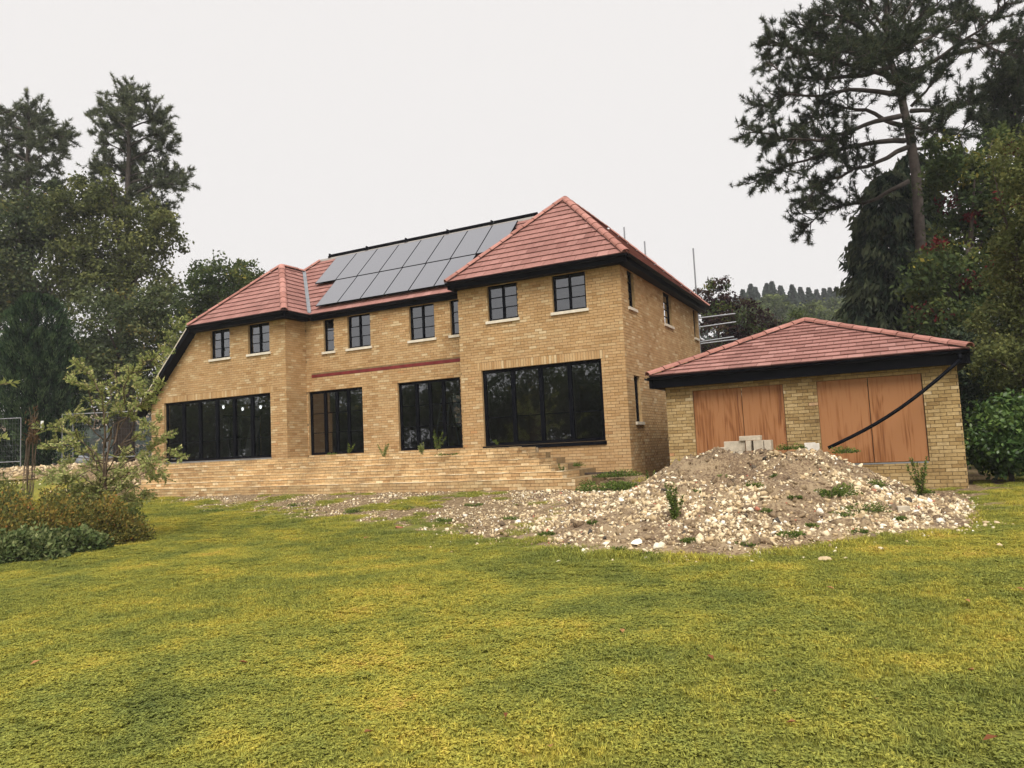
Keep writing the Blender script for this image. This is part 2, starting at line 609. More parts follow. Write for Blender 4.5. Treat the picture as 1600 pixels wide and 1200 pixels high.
def clip_poly(P, poly):
    """clip polygon P by convex polygon poly (counter-clockwise), 2D"""
    out = P
    for i in range(len(poly)):
        a, b_ = poly[i], poly[(i + 1) % len(poly)]
        ex, ey = b_[0] - a[0], b_[1] - a[1]
        inp, out = out, []
        if not inp:
            return []
        for j in range(len(inp)):
            p, q = inp[j], inp[(j + 1) % len(inp)]
            sp = ex * (p[1] - a[1]) - ey * (p[0] - a[0])
            sq = ex * (q[1] - a[1]) - ey * (q[0] - a[0])
            if sp >= -1e-9:
                out.append(p)
            if (sp > 1e-9 and sq < -1e-9) or (sp < -1e-9 and sq > 1e-9):
                t = sp / (sp - sq)
                out.append((p[0] + t * (q[0] - p[0]), p[1] + t * (q[1] - p[1])))
    return out


def poly_area(P):
    return .5 * abs(sum(P[i][0] * P[(i + 1) % len(P)][1] - P[(i + 1) % len(P)][0] * P[i][1] for i in range(len(P))))


# ------------------------------------------------------------------ ground
def sstep(a, b_, x):
    t = np.clip((x - a) / (b_ - a), 0, 1)
    return t * t * (3 - 2 * t)


def ground_z(x, y):
    x = np.asarray(x, float)
    y = np.asarray(y, float)
    lawn = np.where(y < -17.9, -.87, -.87 + (np.minimum(y, -9) + 17.9) * .0247)
    zf = -.16 + (-.47 + .16) * sstep(-1.5, 2.5, x)
    t = np.clip((y + 9) / 7, 0, 1)
    z = lawn + (zf - lawn) * (t * .6 + .4 * t * t)
    z = z + .22 * np.exp(-((x + .1) ** 2 + (y + .1) ** 2) / .8)
    left = sstep(-16.4, -18.2, x) * sstep(-5.5, -1.5, y)
    z = z + left * (.86 - z)
    z = z + sstep(8, 26, y) * .5
    z = z + 22 * sstep(50, 175, y)
    return z


_lat = rng.uniform(0, 1, (256, 256))


def vnoise(x, y, s):
    x, y = np.asarray(x, float) * s + 500, np.asarray(y, float) * s + 500
    i, j = np.floor(x).astype(int), np.floor(y).astype(int)
    fx, fy = x - i, y - j
    fx, fy = fx * fx * (3 - 2 * fx), fy * fy * (3 - 2 * fy)
    i, j, i1, j1 = i % 256, j % 256, (i + 1) % 256, (j + 1) % 256
    return (_lat[i, j] * (1 - fx) + _lat[i1, j] * fx) * (1 - fy) + (_lat[i, j1] * (1 - fx) + _lat[i1, j1] * fx) * fy


def fnoise(x, y, s):
    return (vnoise(x, y, s) + .5 * vnoise(x, y, s * 2.1) + .3 * vnoise(x, y, s * 4.3)) / 1.8


def mound_h(x, y):
    x = np.asarray(x, float)
    y = np.asarray(y, float)
    P = np.interp(x, [-1.6, -.4, .6, 1.3, 1.97, 2.5, 2.84, 3.4, 4.29, 4.7, 5.09, 5.83, 6.5, 7.0],
                  [0, .03, .11, .30, .64, .88, .98, .93, 1.02, .95, .78, .36, .12, 0])
    yf = np.interp(x, [-1.6, 0, 2, 4, 5, 6.6, 7], [-7.2, -8.0, -9.0, -9.0, -8.0, -6.6, -6])
    yc = -4.0
    tf = np.clip((y - yf) / (yc - yf), 0, 1)
    tb = np.clip((-1.7 - y) / (-1.7 - yc), 0, 1)
    q = np.where(y < yc, tf ** .95 * (1.0 - .12 * np.sin(tf * 3.14)), sstep(0, 1, tb))
    h = P * q
    h = h * (.70 + .34 * vnoise(x, y, .9) + .24 * vnoise(x, y, 2.2) + .10 * vnoise(x, y, 5.0))
    return h


def bare_at(x, y):
    """how bare the ground is, 0 lawn .. 1 stony soil"""
    x = np.asarray(x, float)
    y = np.asarray(y, float)
    edge = np.interp(x, [-14, -10, -7, -4, -1, 1, 2, 4, 6, 7.4], [-3.8, -4.9, -5.8, -6.9, -7.9, -8.5, -9.2, -9.2, -7.0, -5.2])
    b = sstep(-.5, 1.2, (y - edge + .8 * (fnoise(x + 90, y, .7) - .5)) / 1.6)
    b = b * np.interp(x, [-14, -9, -4, 0, 5.5, 7.2, 8], [.62, .56, .60, .74, .85, .35, .12])
    b = b * np.clip(-.6 + 3.2 * fnoise(x, y, 1.3), 0, 1.7)
    b = np.where(x < -16.6, np.maximum(b, .8 * sstep(-3.5, -1.5, y)), b)
    b = np.where((y > -1.6) & (y < 14) & (x < 7.9), np.maximum(b, .55), b)
    return b


gx = np.concatenate([np.linspace(-600, -60, 14), np.linspace(-50, -22, 15), np.arange(-20, 12.01, .2), np.linspace(14, 50, 14), np.linspace(60, 600, 12)])
gy = np.concatenate([np.linspace(-300, -40, 10), np.linspace(-35, -18, 12), np.arange(-17, 1.01, .2), np.linspace(2, 50, 26), np.linspace(60, 200, 24), np.linspace(240, 800, 8)])
GX, GY = np.meshgrid(gx, gy)
GZ = ground_z(GX, GY)
nf = (np.abs(GX) < 30) & (GY > -18) & (GY < 2)
GZ = GZ + np.where(nf, .012 * np.sin(GX * 1.7 + 1.3 * np.sin(GY * .9)) + .010 * np.sin(GY * 2.1 + GX * .6), 0)
rough = bare_at(GX, GY)
GZ = GZ + np.where(nf, rough * .05 * rng.standard_normal(GX.shape) * .6, 0)
V = np.stack([GX.ravel(), GY.ravel(), GZ.ravel()], 1)
nx, ny = len(gx), len(gy)
ii = np.arange(nx * ny).reshape(ny, nx)
F = np.stack([ii[:-1, :-1].ravel(), ii[:-1, 1:].ravel(), ii[1:, 1:].ravel(), ii[1:, :-1].ravel()], 1)
ground = obj("ground", V, F, M['ground'], smooth=True)
a = ground.data.attributes.new("bare", 'FLOAT', 'POINT')
a.data.foreach_set("value", bare_at(GX, GY).ravel().astype(np.float32))
tag(ground, kind="structure")


# ------------------------------------------------------------------ masonry
COURSE = .075


class Wall:
    def __init__(s, o, u, n, poly, openings=(), soldiers=(), skip=()):
        s.o = np.array([o[0], o[1], 0.0])
        s.u = np.array([u[0], u[1], 0.0])
        s.n = np.array([n[0], n[1], 0.0])
        s.poly, s.op, s.sol, s.skip = poly, list(openings), list(soldiers), list(skip)

    def P(s, u, z, d=0.0):
        return s.o + s.u * u + np.array([0, 0, z]) + s.n * d


def snap(z):
    return round(z / COURSE) * COURSE


def wall_bricks(w, length=.225):
    """list of (poly2d, is_full)"""
    us = [p[0] for p in w.poly]
    zs = [p[1] for p in w.poly]
    u0, u1 = min(us), max(us)
    z0, z1 = min(zs), max(zs)
    blk = w.op + w.sol + w.skip
    out = []
    k = int(math.floor(z0 / COURSE))
    while k * COURSE < z1 - .02:
        za, zb = k * COURSE + .005, (k + 1) * COURSE - .005
        zm = (za + zb) / 2
        cuts = sorted((max(u0, a), min(u1, b_)) for a, b_, c_, d_ in blk if c_ < zm < d_)
        runs, p = [], u0
        for a, b_ in cuts:
            if a > p + .01:
                runs.append((p, a))
            p = max(p, b_)
        if u1 > p + .01:
            runs.append((p, u1))
        off = (k % 2) * length / 2 + (0.03 if k % 7 == 3 else 0)
        for a, b_ in runs:
            i = math.floor((a - off) / length)
            while i * length + off < b_ - 1e-6:
                ua, ub = i * length + off + .005, (i + 1) * length + off - .005
                i += 1
                ca, cb = max(ua, a + (.002 if ua < a else 0)), min(ub, b_)
                if cb - ca < .03:
                    continue
                rect = [(ca, za), (cb, za), (cb, zb), (ca, zb)]
                pl = clip_poly(rect, w.poly)
                if len(pl) < 3 or poly_area(pl) < .0012:
                    continue
                out.append((pl, abs(cb - ca - (length - .01)) < .004 and len(pl) == 4 and abs(poly_area(pl) - (length - .01) * .065) < 1e-4))
        k += 1
    for a, b_, c_, d_ in w.sol:
        n = max(1, round((b_ - a) / COURSE))
        st = (b_ - a) / n
        for i in range(n):
            out.append(([(a + i * st + .005, c_ + .005), (a + (i + 1) * st - .005, c_ + .005), (a + (i + 1) * st - .005, d_ - .005), (a + i * st + .005, d_ - .005)], False))
    return out


def brick_tone():
    r = random.random()
    if r < .04:
        return random.uniform(.93, 1.0) if r < .012 else random.uniform(.88, .94)
    return min(.9, max(0, random.gauss(.5, .2)))


def brick_solid(w, pl, d0=-.012, d1=.006):
    jz = random.uniform(-.002, .003)
    n = len(pl)
    V = [w.P(p[0], p[1], d0) for p in pl] + [w.P(p[0], p[1], d1 + jz) for p in pl]
    F = [tuple(range(n, 2 * n))] + [(i, (i + 1) % n, n + (i + 1) % n, n + i) for i in range(n)]
    return V, F


def lay_bricks(walls, parent, material, most=300, d1=.006, stuff_name="brickwork"):
    cand = []
    mb = MB()
    for w in walls:
        for pl, full in wall_bricks(w):
            c = w.P(sum(p[0] for p in pl) / len(pl), sum(p[1] for p in pl) / len(pl))
            facing = np.dot(CAM - c, w.n)
            dist = np.linalg.norm(CAM - c) + (0 if facing > 0 else 50)
            cand.append((dist - .4 * facing, w, pl, full, c))
    cand.sort(key=lambda t: t[0])
    meshes = {}
    done = 0
    org = ORG[parent]
    for dist, w, pl, full, c in cand:
        if full and done < most and c[2] > ground_z(c[0], c[1]) + .05:
            done += 1
            key = (tuple(w.u), tuple(w.n), random.randrange(10))
            if key not in meshes:
                cz = [(p[0], p[1]) for p in pl]
                V, F = brick_solid(w, pl, d1=d1)
                meshes[key] = make_mesh("brick", np.array(V) - c, F, material, [(.16, .27, .35, .42, .47, .52, .58, .65, .70, .80)[key[2]]] * len(V))
            ob = bpy.data.objects.new("brick", meshes[key])
            ob.parent = parent
            ob.location = c - org
            COL.objects.link(ob)
        else:
            V, F = brick_solid(w, pl, d1=d1)
            mb.add(V, F, brick_tone())
    if mb.V:
        tag(mb.build(stuff_name, material, parent), kind="stuff")


def wall_core(w, thick=.22, back=.016):
    """mortar face with openings, inner face, reveals -> (V, F, midx): 0 mortar, 1 inside"""
    us = sorted(set([p[0] for p in w.poly] + [x for o_ in w.op for x in o_[:2]]))
    zs = sorted(set([p[1] for p in w.poly] + [x for o_ in w.op for x in o_[2:]]))
    V, F, I = [], [], []

    def quad(P, mi):
        k = len(V)
        V.extend(P)
        F.append(tuple(range(k, k + len(P))))
        I.append(mi)
    for i in range(len(us) - 1):
        for j in range(len(zs) - 1):
            um, zm = (us[i] + us[i + 1]) / 2, (zs[j] + zs[j + 1]) / 2
            if any(a < um < b_ and c_ < zm < d_ for a, b_, c_, d_ in w.op):
                continue
            pl = clip_poly([(us[i], zs[j]), (us[i + 1], zs[j]), (us[i + 1], zs[j + 1]), (us[i], zs[j + 1])], w.poly)
            if len(pl) < 3:
                continue
            quad([w.P(p[0], p[1], -.006) for p in pl], 0)
            quad([w.P(p[0], p[1], -thick) for p in pl][::-1], 1)
    for a, b_, c_, d_ in w.op:
        e0, e1 = -.006, -thick
        quad([w.P(a, c_, e0), w.P(a, d_, e0), w.P(a, d_, e1), w.P(a, c_, e1)], 2)
        quad([w.P(b_, c_, e0), w.P(b_, c_, e1), w.P(b_, d_, e1), w.P(b_, d_, e0)], 2)
        quad([w.P(a, d_, e0), w.P(b_, d_, e0), w.P(b_, d_, e1), w.P(a, d_, e1)], 2)
        quad([w.P(a, c_, e0), w.P(a, c_, e1), w.P(b_, c_, e1), w.P(b_, c_, e0)], 2)
    return V, F, I


def window(w, parent, op, cols, bars, name="window", sill=True, stile=.055, fr=.055, depth=.075, lowbar=None, sash=None):
    """black frame with stiles and bars, one pane per opening, cast stone sill"""
    a, b_, c_, d_ = op
    mb = MB()

    def bx(u0, u1, z0, z1, dd0, dd1, m=mb):
        o = w.P(u0, z0, -dd1)
        m.obox(o, w.u * (u1 - u0), w.n * (dd1 - dd0), np.array([0, 0, z1 - z0]))
    D0, D1 = depth, depth + .07
    bx(a, a + fr, c_, d_, D0, D1)
    bx(b_ - fr, b_, c_, d_, D0, D1)
    bx(a + fr, b_ - fr, d_ - fr, d_, D0, D1)
    bx(a + fr, b_ - fr, c_, c_ + fr, D0, D1)
    win = mb.build(name, M['frame'], parent, tone=False)
    edges = [a + fr + (b_ - a - 2 * fr) * t for t in (cols if not isinstance(cols, int) else np.linspace(0, 1, cols + 1))]
    for i, e in enumerate(edges[1:-1]):
        s = MB()
        bx(e - stile / 2, e + stile / 2, c_ + fr, d_ - fr, D0 - .012, D1 - .006, s)
        s.build("mullion", M['frame'], win, tone=False)
    zb = [c_ + fr + (d_ - c_ - 2 * fr) * t for t in bars]
    for i in range(len(edges) - 1):
        l = edges[i] + (stile / 2 if i else 0)
        r_ = edges[i + 1] - (stile / 2 if i < len(edges) - 2 else 0)
        for z in zb:
            s = MB()
            bx(l, r_, z - .011, z + .011, D0 + .012, D1 - .02, s)
            s.build("glazing_bar", M['frame'], win, tone=False)
        zz = [c_ + fr] + zb + [d_ - fr]
        for j in range(len(zz) - 1):
            z0, z1 = zz[j] + (.011 if j else 0), zz[j + 1] - (.011 if j < len(zz) - 2 else 0)
            tl = random.uniform(-.004, .004)
            tv = random.uniform(-.003, .003)
            q = [w.P(l, z0, -D0 - .03 + tl), w.P(r_, z0, -D0 - .03 - tl), w.P(r_, z1, -D0 - .03 - tl + tv), w.P(l, z1, -D0 - .03 + tl + tv)]
            obj("pane", q, [(0, 1, 2, 3)], M['glass'], win)
    if sill:
        s = MB()
        o = w.P(a - .06, c_ - .075, -.07)
        V = [o, o + w.u * (b_ - a + .12)]
        bx(a - .06, b_ + .06, c_ - .078, c_ - .004, -.055, .07, s)
        s.build("sill", M['stone'], win, tone=False)
    return win


# ------------------------------------------------------------------ house
YR = .95          # recess depth
XL, XLR, XRL = -17.87, -11.39, -4.83
ZT = 5.30         # wall top / soffit
BACK, BACKR = 6.2, 8.5
house = empty("brick_house", (-8, 1, 0), "two-storey buff brick house with red hipped roofs and black windows", "house")
S = snap
zsill, zhead, zfl, zgh = S(4.25), ZT - .02, S(.86), S(2.95)
Wr = Wall((XRL, 0), (1, 0), (0, -1), [(0, -.45), (4.83, -.45), (4.83, ZT), (0, ZT)],
          [(.95, 1.88, zsill, zhead), (2.93, 3.88, zsill, zhead), (.66, 4.19, zfl, zgh)], [(.54, 4.31, zgh, zgh + .225)])
Ws = Wall((0, 0), (0, 1), (1, 0), [(0, -.45), (BACKR, -.45), (BACKR, ZT), (0, ZT)],
          [(.56, 1.13, zsill, zhead), (3.98, 4.88, zsill, zhead), (7.75, 8.25, zsill, zhead), (.60, 1.12, S(1.28), S(2.5))])
Wm = Wall((XLR, YR), (1, 0), (0, -1), [(0, -.2), (XRL - XLR, -.2), (XRL - XLR, ZT), (0, ZT)],
          [(.06, 2.31, zfl, zgh), (3.68, 5.95, zfl, zgh), (.78, 1.21, zsill - .075, zhead), (1.78, 2.70, zsill - .075, zhead),
           (4.21, 5.13, zsill - .075, zhead), (5.70, 6.14, zsill - .075, zhead)], skip=[(.22, XRL - XLR, 3.375, 3.525)])
Wl = Wall((XL, 0), (1, 0), (0, -1), [(0, -.3), (6.48, -.3), (6.48, ZT), (2.40, ZT), (0, 2.90)],
          [(3.06, 3.98, zsill, zhead), (4.84, 5.80, zsill, zhead), (.68, 5.79, S(.83), zgh)], [(.56, 5.91, zgh, zgh + .225)])
Wlr = Wall((XLR, 0), (0, 1), (1, 0), [(0, -.3), (YR, -.3), (YR, ZT), (0, ZT)])
Wrl = Wall((XRL, YR), (0, -1), (-1, 0), [(0, -.3), (YR, -.3), (YR, ZT), (0, ZT)])
Wleft = Wall((XL, BACK), (0, -1), (-1, 0), [(0, -.3), (BACK, -.3), (BACK, 2.9), (0, 2.9)], [(1.2, 3.2, zfl, 2.6)])
Wb = Wall((0, BACKR), (-1, 0), (0, 1), [(0, -.3), (4.83, -.3), (4.83, ZT), (0, ZT)], [(.8, 2.0, 1.9, 2.9), (1.6, 2.8, zsill, zhead)])
Wb2 = Wall((XRL, BACK), (-1, 0), (0, 1), [(0, -.3), (XRL - XL, -.3), (XRL - XL, ZT), (0, ZT)],
           [(.8, 1.5, zfl, 2.9), (3.6, 4.6, 1.6, 2.9), (9.0, 11.0, zfl, 2.8), (2, 3, zsill, zhead), (5.5, 6.5, zsill, zhead)])
Wb3 = Wall((XRL, BACKR), (0, -1), (-1, 0), [(0, -.3), (BACKR - BACK, -.3), (BACKR - BACK, ZT), (0, ZT)])
V, F, I = [], [], []
for w in (Wr, Ws, Wm, Wl, Wlr, Wrl, Wleft, Wb, Wb2, Wb3):
    v, f, i = wall_core(w)
    k = len(V)
    V += v
    F += [tuple(q + k for q in ff) for ff in f]
    I += i
M['reveal'] = mat("brick_reveal", (.40, .27, .13), .9, .25, 12)
wallpart = obj("brick_wall", V, F, [M['mortar'], M['inside'], M['reveal']], house, midx=I)
lay_bricks((Wr, Ws, Wm, Wl, Wlr, Wrl, Wleft, Wb, Wb2, Wb3), wallpart, M['brick'], 300)

for op in Wr.op[:2]:
    window(Wr, house, op, 2, (.333, .667))
window(Wr, house, Wr.op[2], 4, (.36,), "wide_window", sill=False, stile=.11, fr=.09)
for op in Ws.op:
    window(Ws, house, op, 1, (.25, .5, .75) if op[2] > 3 else (.5,))
for op in Wm.op[2:]:
    window(Wm, house, op, 1 if op[1] - op[0] < .6 else 2, (.333, .667))
window(Wm, house, Wm.op[0], [0, .27, .5, .73, 1], (.33, .66), "glazed_door", sill=False, stile=.10, fr=.08)
window(Wm, house, Wm.op[1], [0, .27, .5, .73, 1], (.33, .66), "glazed_door", sill=False, stile=.10, fr=.08)
for op in Wl.op[:2]:
    window(Wl, house, op, 2, (.333, .667))
window(Wl, house, Wl.op[2], 6, (.3,), "folding_glazed_door", sill=False, stile=.13, fr=.08)
for w, op in ((Wleft, Wleft.op[0]), (Wb, Wb.op[0]), (Wb, Wb.op[1])) + tuple((Wb2, o_) for o_ in Wb2.op):  # unseen side and back windows, put in so daylight enters the rooms
    window(w, house, op, 2, (.5,), sill=False)
# black membrane sill under the wide window
mb = MB()
mb.obox(Wr.P(.62, zfl - .10, -.05), Wr.u * 3.6, Wr.n * .09, (0, 0, .095))
mb.build("membrane_sill", M['black'], house)
mb = MB()
mb.obox(Wl.P(.66, S(.83) - .05, -.05), Wl.u * 5.15, Wl.n * .075, (0, 0, .046))
mb.build("door_threshold", M['steel'], house)
# exposed red lintel over the recess doors
mb = MB()
mb.obox(Wm.P(.20, 3.385, -.02), Wm.u * (XRL - XLR - .22), Wm.n * .022, (0, 0, .10))
mb.build("steel_lintel", M['redsteel'], house)
# floors, ceilings and partitions
mb = MB()
E_ = .235
mb.box(XL + E_, XLR - E_ - .0, E_, BACK - E_, zfl - .2, zfl - .03)
mb.box(XLR - E_, XRL + E_, YR + E_, BACK - E_, zfl - .2, zfl - .031)
mb.box(XRL + E_, -E_, E_, BACKR - E_, zfl - .2, zfl - .032)
fl = mb.build("ground_floor", M['slab'], house, tone=False)
mb = MB()
mb.box(XL + E_, XLR - E_, E_, BACK - E_, 3.02, 3.3)
mb.box(XLR - E_, XRL + E_, YR + E_, BACK - E_, 3.021, 3.301)
mb.box(XRL + E_, -E_, E_, BACKR - E_, 3.022, 3.302)
mb.build("upper_floor", M['inside'], house, tone=False)
mb = MB()
mb.box(XL + E_ + 2.6, XLR - E_, E_, BACK - E_, 5.31, 5.36)
mb.box(XLR - E_, XRL + E_, YR + E_, BACK - E_, 5.311, 5.361)
mb.box(XRL + E_, -E_, E_, BACKR - E_, 5.312, 5.362)
mb.build("upper_ceiling", M['inside'], house, tone=False)
mb = MB()
for (x0, x1, y0, y1) in ((XLR - .18, XLR - .04, YR + .3, 4.2), (XRL + .06, XRL + .2, YR + .3, 4.6), (-9.0, -8.86, 3.2, BACK - .3),
                         (-15.2, -13.6, 3.4, 3.55), (-4.5, -2.9, 3.6, 3.75)):
    mb.box(x0, x1, y0, y1, zfl - .02, 3.01)
for (x0, x1, y0, y1) in ((XLR - .18, XLR - .04, YR + .3, 5.9), (XRL + .06, XRL + .2, YR + .3, 5.9), (XLR, XRL, 3.1, 3.25), (XRL + .3, -.3, 3.3, 3.45), (-15.2, XLR - .3, 3.0, 3.15)):
    mb.box(x0, x1, y0, y1, 3.31, 5.3)
mb.build("partition", M['inside'], house, tone=False)

# --- roof planes: origin, eave direction u, up-slope direction v, polygon in (u, v)
OV = .35
ZE = 5.46
S2 = math.sqrt(2)


class Plane:
    def __init__(s, o, u, up, poly, name=""):
        s.o = np.array(o, float)
        s.u = np.array(u, float)
        s.v = np.array(up, float) / np.linalg.norm(up)
        s.n = np.cross(s.u, s.v)
        s.poly = poly

    def P(s, a, b_, d=0.0):
        return s.o + s.u * a + s.v * b_ + s.n * d


def plane_from(pts, eave_dir, up):
    """pts world (counter-clockwise seen from outside), first is the origin"""
    pl = Plane(pts[0], eave_dir, up, None)
    pl.poly = [((np.array(p) - pl.o) @ pl.u, (np.array(p) - pl.o) @ pl.v) for p in pts]
    return pl


RX0, RX1 = -4.98, .30
hR = (RX1 - RX0) / 2
apR = (RX0 + hR, -OV + hR, ZE + hR)
RB = BACKR + .3
apRb = (RX0 + hR, RB - hR, ZE + hR)
LX1, LX0 = -11.07, -15.50
hL = (LX1 - LX0) / 2
apL = (LX1 - hL, -OV + hL, ZE + hL)
YE = YR - .15                      # recess eave
YRG = 3.46
ZRG = ZE + (YRG - YE)
XRGL = apL[0] + (ZRG - apL[2])     # ridge end, in the plane of the left slope
yLm = YE + (apL[2] - ZE)           # left wing ridge meets the main slope
LLX = LX0 - 2.75                   # foot of the long left slope
LLZ = ZE - 2.75
YBE = 2 * YRG - YE
yRm = YE + hR
roof_planes = []
# wing R front / right / left
pR_f = plane_from([(RX0, -OV, ZE), (RX1, -OV, ZE), apR], (1, 0, 0), (0, 1, 1))
pR_s = plane_from([(RX1, -OV, ZE), (RX1, RB, ZE), apRb, apR], (0, 1, 0), (-1, 0, 1))
zc = ZE - 0
pR_l = plane_from([(RX0, YE, ZE), (RX0, -OV, ZE), apR, (apR[0], yRm, apR[2])], (0, -1, 0), (1, 0, 1))
pR_b = plane_from([(RX1, RB, ZE), (RX0, RB, ZE), apRb], (-1, 0, 0), (0, -1, 1))
pR_l2 = plane_from([(RX0, RB, ZE), (RX0, YBE, ZE), (apR[0], YRG, apR[2]), apRb], (0, -1, 0), (1, 0, 1))
# wing L front / right / left (one long slope with the main hip end)
pL_f = plane_from([(LX0, -OV, ZE), (LX1, -OV, ZE), apL], (1, 0, 0), (0, 1, 1))
pL_r = plane_from([(LX1, -OV, ZE), (LX1, YE, ZE), (apL[0], yLm, apL[2]), apL], (0, 1, 0), (-1, 0, 1))
pL_l = plane_from([(LLX, YBE + 2.4, LLZ), (LLX, -OV, LLZ), (LX0, -OV, ZE), apL, (apL[0], yLm, apL[2]), (XRGL, YRG, ZRG)], (0, -1, 0), (1, 0, 1))
# main slope front / back
pM_f = plane_from([(LX1, YE, ZE), (RX0, YE, ZE), (RX0 + ZRG - ZE, YRG, ZRG), (XRGL, YRG, ZRG), (apL[0], yLm, apL[2])], (1, 0, 0), (0, 1, 1))
pM_b = plane_from([(RX0, YBE, ZE), (LX0, YBE, ZE), (XRGL, YRG, ZRG), (RX0 + ZRG - ZE, YRG, ZRG)], (-1, 0, 0), (0, -1, 1))
house_planes = [pR_f, pR_s, pR_l, pR_b, pR_l2, pL_f, pL_r, pL_l, pM_f, pM_b]
V, F = [], []
for pl in house_planes:
    k = len(V)
    V += [pl.P(a, b_, .0) for a, b_ in pl.poly]
    F.append(tuple(range(k, k + len(pl.poly))))
roof = obj("roof", V, F, M['underlay'], house)


def tile_solids(pl, gauge, width, thick=.034, lap=.05):
    poly = pl.poly
    area = sum(poly[i][0] * poly[(i + 1) % len(poly)][1] - poly[(i + 1) % len(poly)][0] * poly[i][1] for i in range(len(poly)))
    if area < 0:
        poly = poly[::-1]
    us = [p[0] for p in poly]
    vmax = max(p[1] for p in poly)
    out = []
    rows = int(math.ceil(vmax / gauge))
    for r_ in range(rows):
        v0 = r_ * gauge
        v1 = v0 + gauge + lap
        off = (r_ % 2) * width / 2
        i = math.floor((min(us) - off) / width)
        while i * width + off < max(us):
            a, b_ = i * width + off + .004, (i + 1) * width + off - .004
            i += 1
            pg = clip_poly([(a, v0), (b_, v0), (b_, v1), (a, v1)], poly)
            if len(pg) < 3 or poly_area(pg) < .003:
                continue
            jl = random.uniform(-.003, .004)
            n = len(pg)
            hh = [.006 + (thick + jl) * max(0., 1 - (p[1] - v0) / (gauge + lap)) for p in pg]
            V = [pl.P(p[0], p[1], max(.002, h - .019)) for p, h in zip(pg, hh)] + [pl.P(p[0], p[1], h) for p, h in zip(pg, hh)]
            F = [tuple(range(n, 2 * n))] + [(q, (q + 1) % n, n + (q + 1) % n, n + q) for q in range(n)]
            full = n == 4 and poly_area(pg) > (width - .005) * (gauge + lap) * .99
            out.append((V, F, full, pl.P((a + b_) / 2, v0)))
    return out


def lay_tiles(planes, parent, gauge, width, most=300):
    """planes in order of how large they show; first `most` tiles are parts, the rest one stuff part"""
    mb = MB()
    done = 0
    org = ORG[parent]
    for pl in planes:
        shared = {}
        for V, F, full, c in tile_solids(pl, gauge, width):
            tone = min(1, max(0, random.gauss(.5, .2)))
            if done < most:
                done += 1
                if full:
                    k = random.randrange(8)
                    if k not in shared:
                        shared[k] = make_mesh("roof_tile", np.array(V) - c, F, M['tile'], [(k + .5) / 8] * len(V))
                    me = shared[k]
                else:
                    me = make_mesh("roof_tile", np.array(V) - c, F, M['tile'], [tone] * len(V))
                ob = bpy.data.objects.new("roof_tile", me)
                ob.parent = parent
                ob.location = c - org
                COL.objects.link(ob)
            else:
                mb.add(V, F, tone)
    if mb.V:
        tag(mb.build("tiling", M['tile'], parent), kind="stuff")


lay_tiles([pR_f, pL_f, pL_r, pM_f, pR_s, pR_l, pL_l, pR_b, pR_l2, pM_b], roof, .27, .30, 300)


def hip_tile_mesh(L, r0, tone):
    V, F = [], []
    n = 7
    for e, (x, rr) in enumerate(((0, r0 * 1.06), (L, r0 * .95))):
        for ro in (rr, rr - .018):
            for k in range(n):
                an = math.pi * (k / (n - 1))
                V.append((x, math.cos(an) * ro, math.sin(an) * ro * .75 - .01))
    a, b_, c_, d_ = 0, n, 2 * n, 3 * n
    for k in range(n - 1):
        F.append((a + k, a + k + 1, c_ + k + 1, c_ + k))
        F.append((b_ + k + 1, b_ + k, d_ + k, d_ + k + 1))
        F.append((a + k + 1, a + k, b_ + k, b_ + k + 1))
        F.append((c_ + k, c_ + k + 1, d_ + k + 1, d_ + k))
    F += [(a, c_, d_, b_), (a + n - 1, b_ + n - 1, d_ + n - 1, c_ + n - 1)]
    return make_mesh("ridge_tile", V, F, M['ridge'], [tone] * len(V), smooth=False)


HIP = [hip_tile_mesh(.405, .115, t) for t in (.1, .35, .6, .9)]


def hip_line(p0, p1, parent, lift=.03, L=.42):
    p0, p1 = np.array(p0, float), np.array(p1, float)
    n = max(1, round(np.linalg.norm(p1 - p0) / L))
    d_ = p1 - p0
    st = np.linalg.norm(d_) / n
    x = d_ / np.linalg.norm(d_)
    y = np.cross((0, 0, 1), x)
    y /= np.linalg.norm(y)
    z = np.cross(x, y)
    for i in range(n):
        c = p0 + x * st * i + z * (lift + random.uniform(-.004, .006))
        ob = bpy.data.objects.new("ridge_tile", random.choice(HIP))
        ob.parent = parent
        c = c - ORG[parent]
        s = st / .42
        ob.matrix_local = Matrix(((x[0] * s, y[0], z[0], c[0]), (x[1] * s, y[1], z[1], c[1]), (x[2] * s, y[2], z[2], c[2]), (0, 0, 0, 1)))
        COL.objects.link(ob)


for p0, p1 in (((RX0, -OV, ZE), apR), ((RX1, -OV, ZE), apR), (apR, apRb), ((RX1, RB, ZE), apRb), ((RX0, RB, ZE), apRb),
               ((LX0, -OV, ZE), apL), ((LX1, -OV, ZE), apL), ((apL[0], yLm, apL[2]), apL), ((apL[0], yLm, apL[2]), (XRGL, YRG, ZRG))):
    hip_line(p0, p1, roof)
# lead valleys
for p0, p1 in (((LX1, YE, ZE), (apL[0], yLm, apL[2])), ((RX0, YE, ZE), (RX0 + ZRG - ZE, YRG, ZRG))):
    p0, p1 = np.array(p0), np.array(p1)
    x = (p1 - p0)
    q = np.cross(x, (0, 0, 1.))
    q /= np.linalg.norm(q)
    up = np.array([0, 0, .085])
    obj("lead_valley", [p0 - q * .06 + up + (0, 0, .02), p0 + up, p0 + q * .06 + up + (0, 0, .02), p1 + q * .06 + up + (0, 0, .02), p1 + up, p1 - q * .06 + up + (0, 0, .02)],
        [(0, 1, 4, 5), (1, 2, 3, 4)], M['lead'], roof)
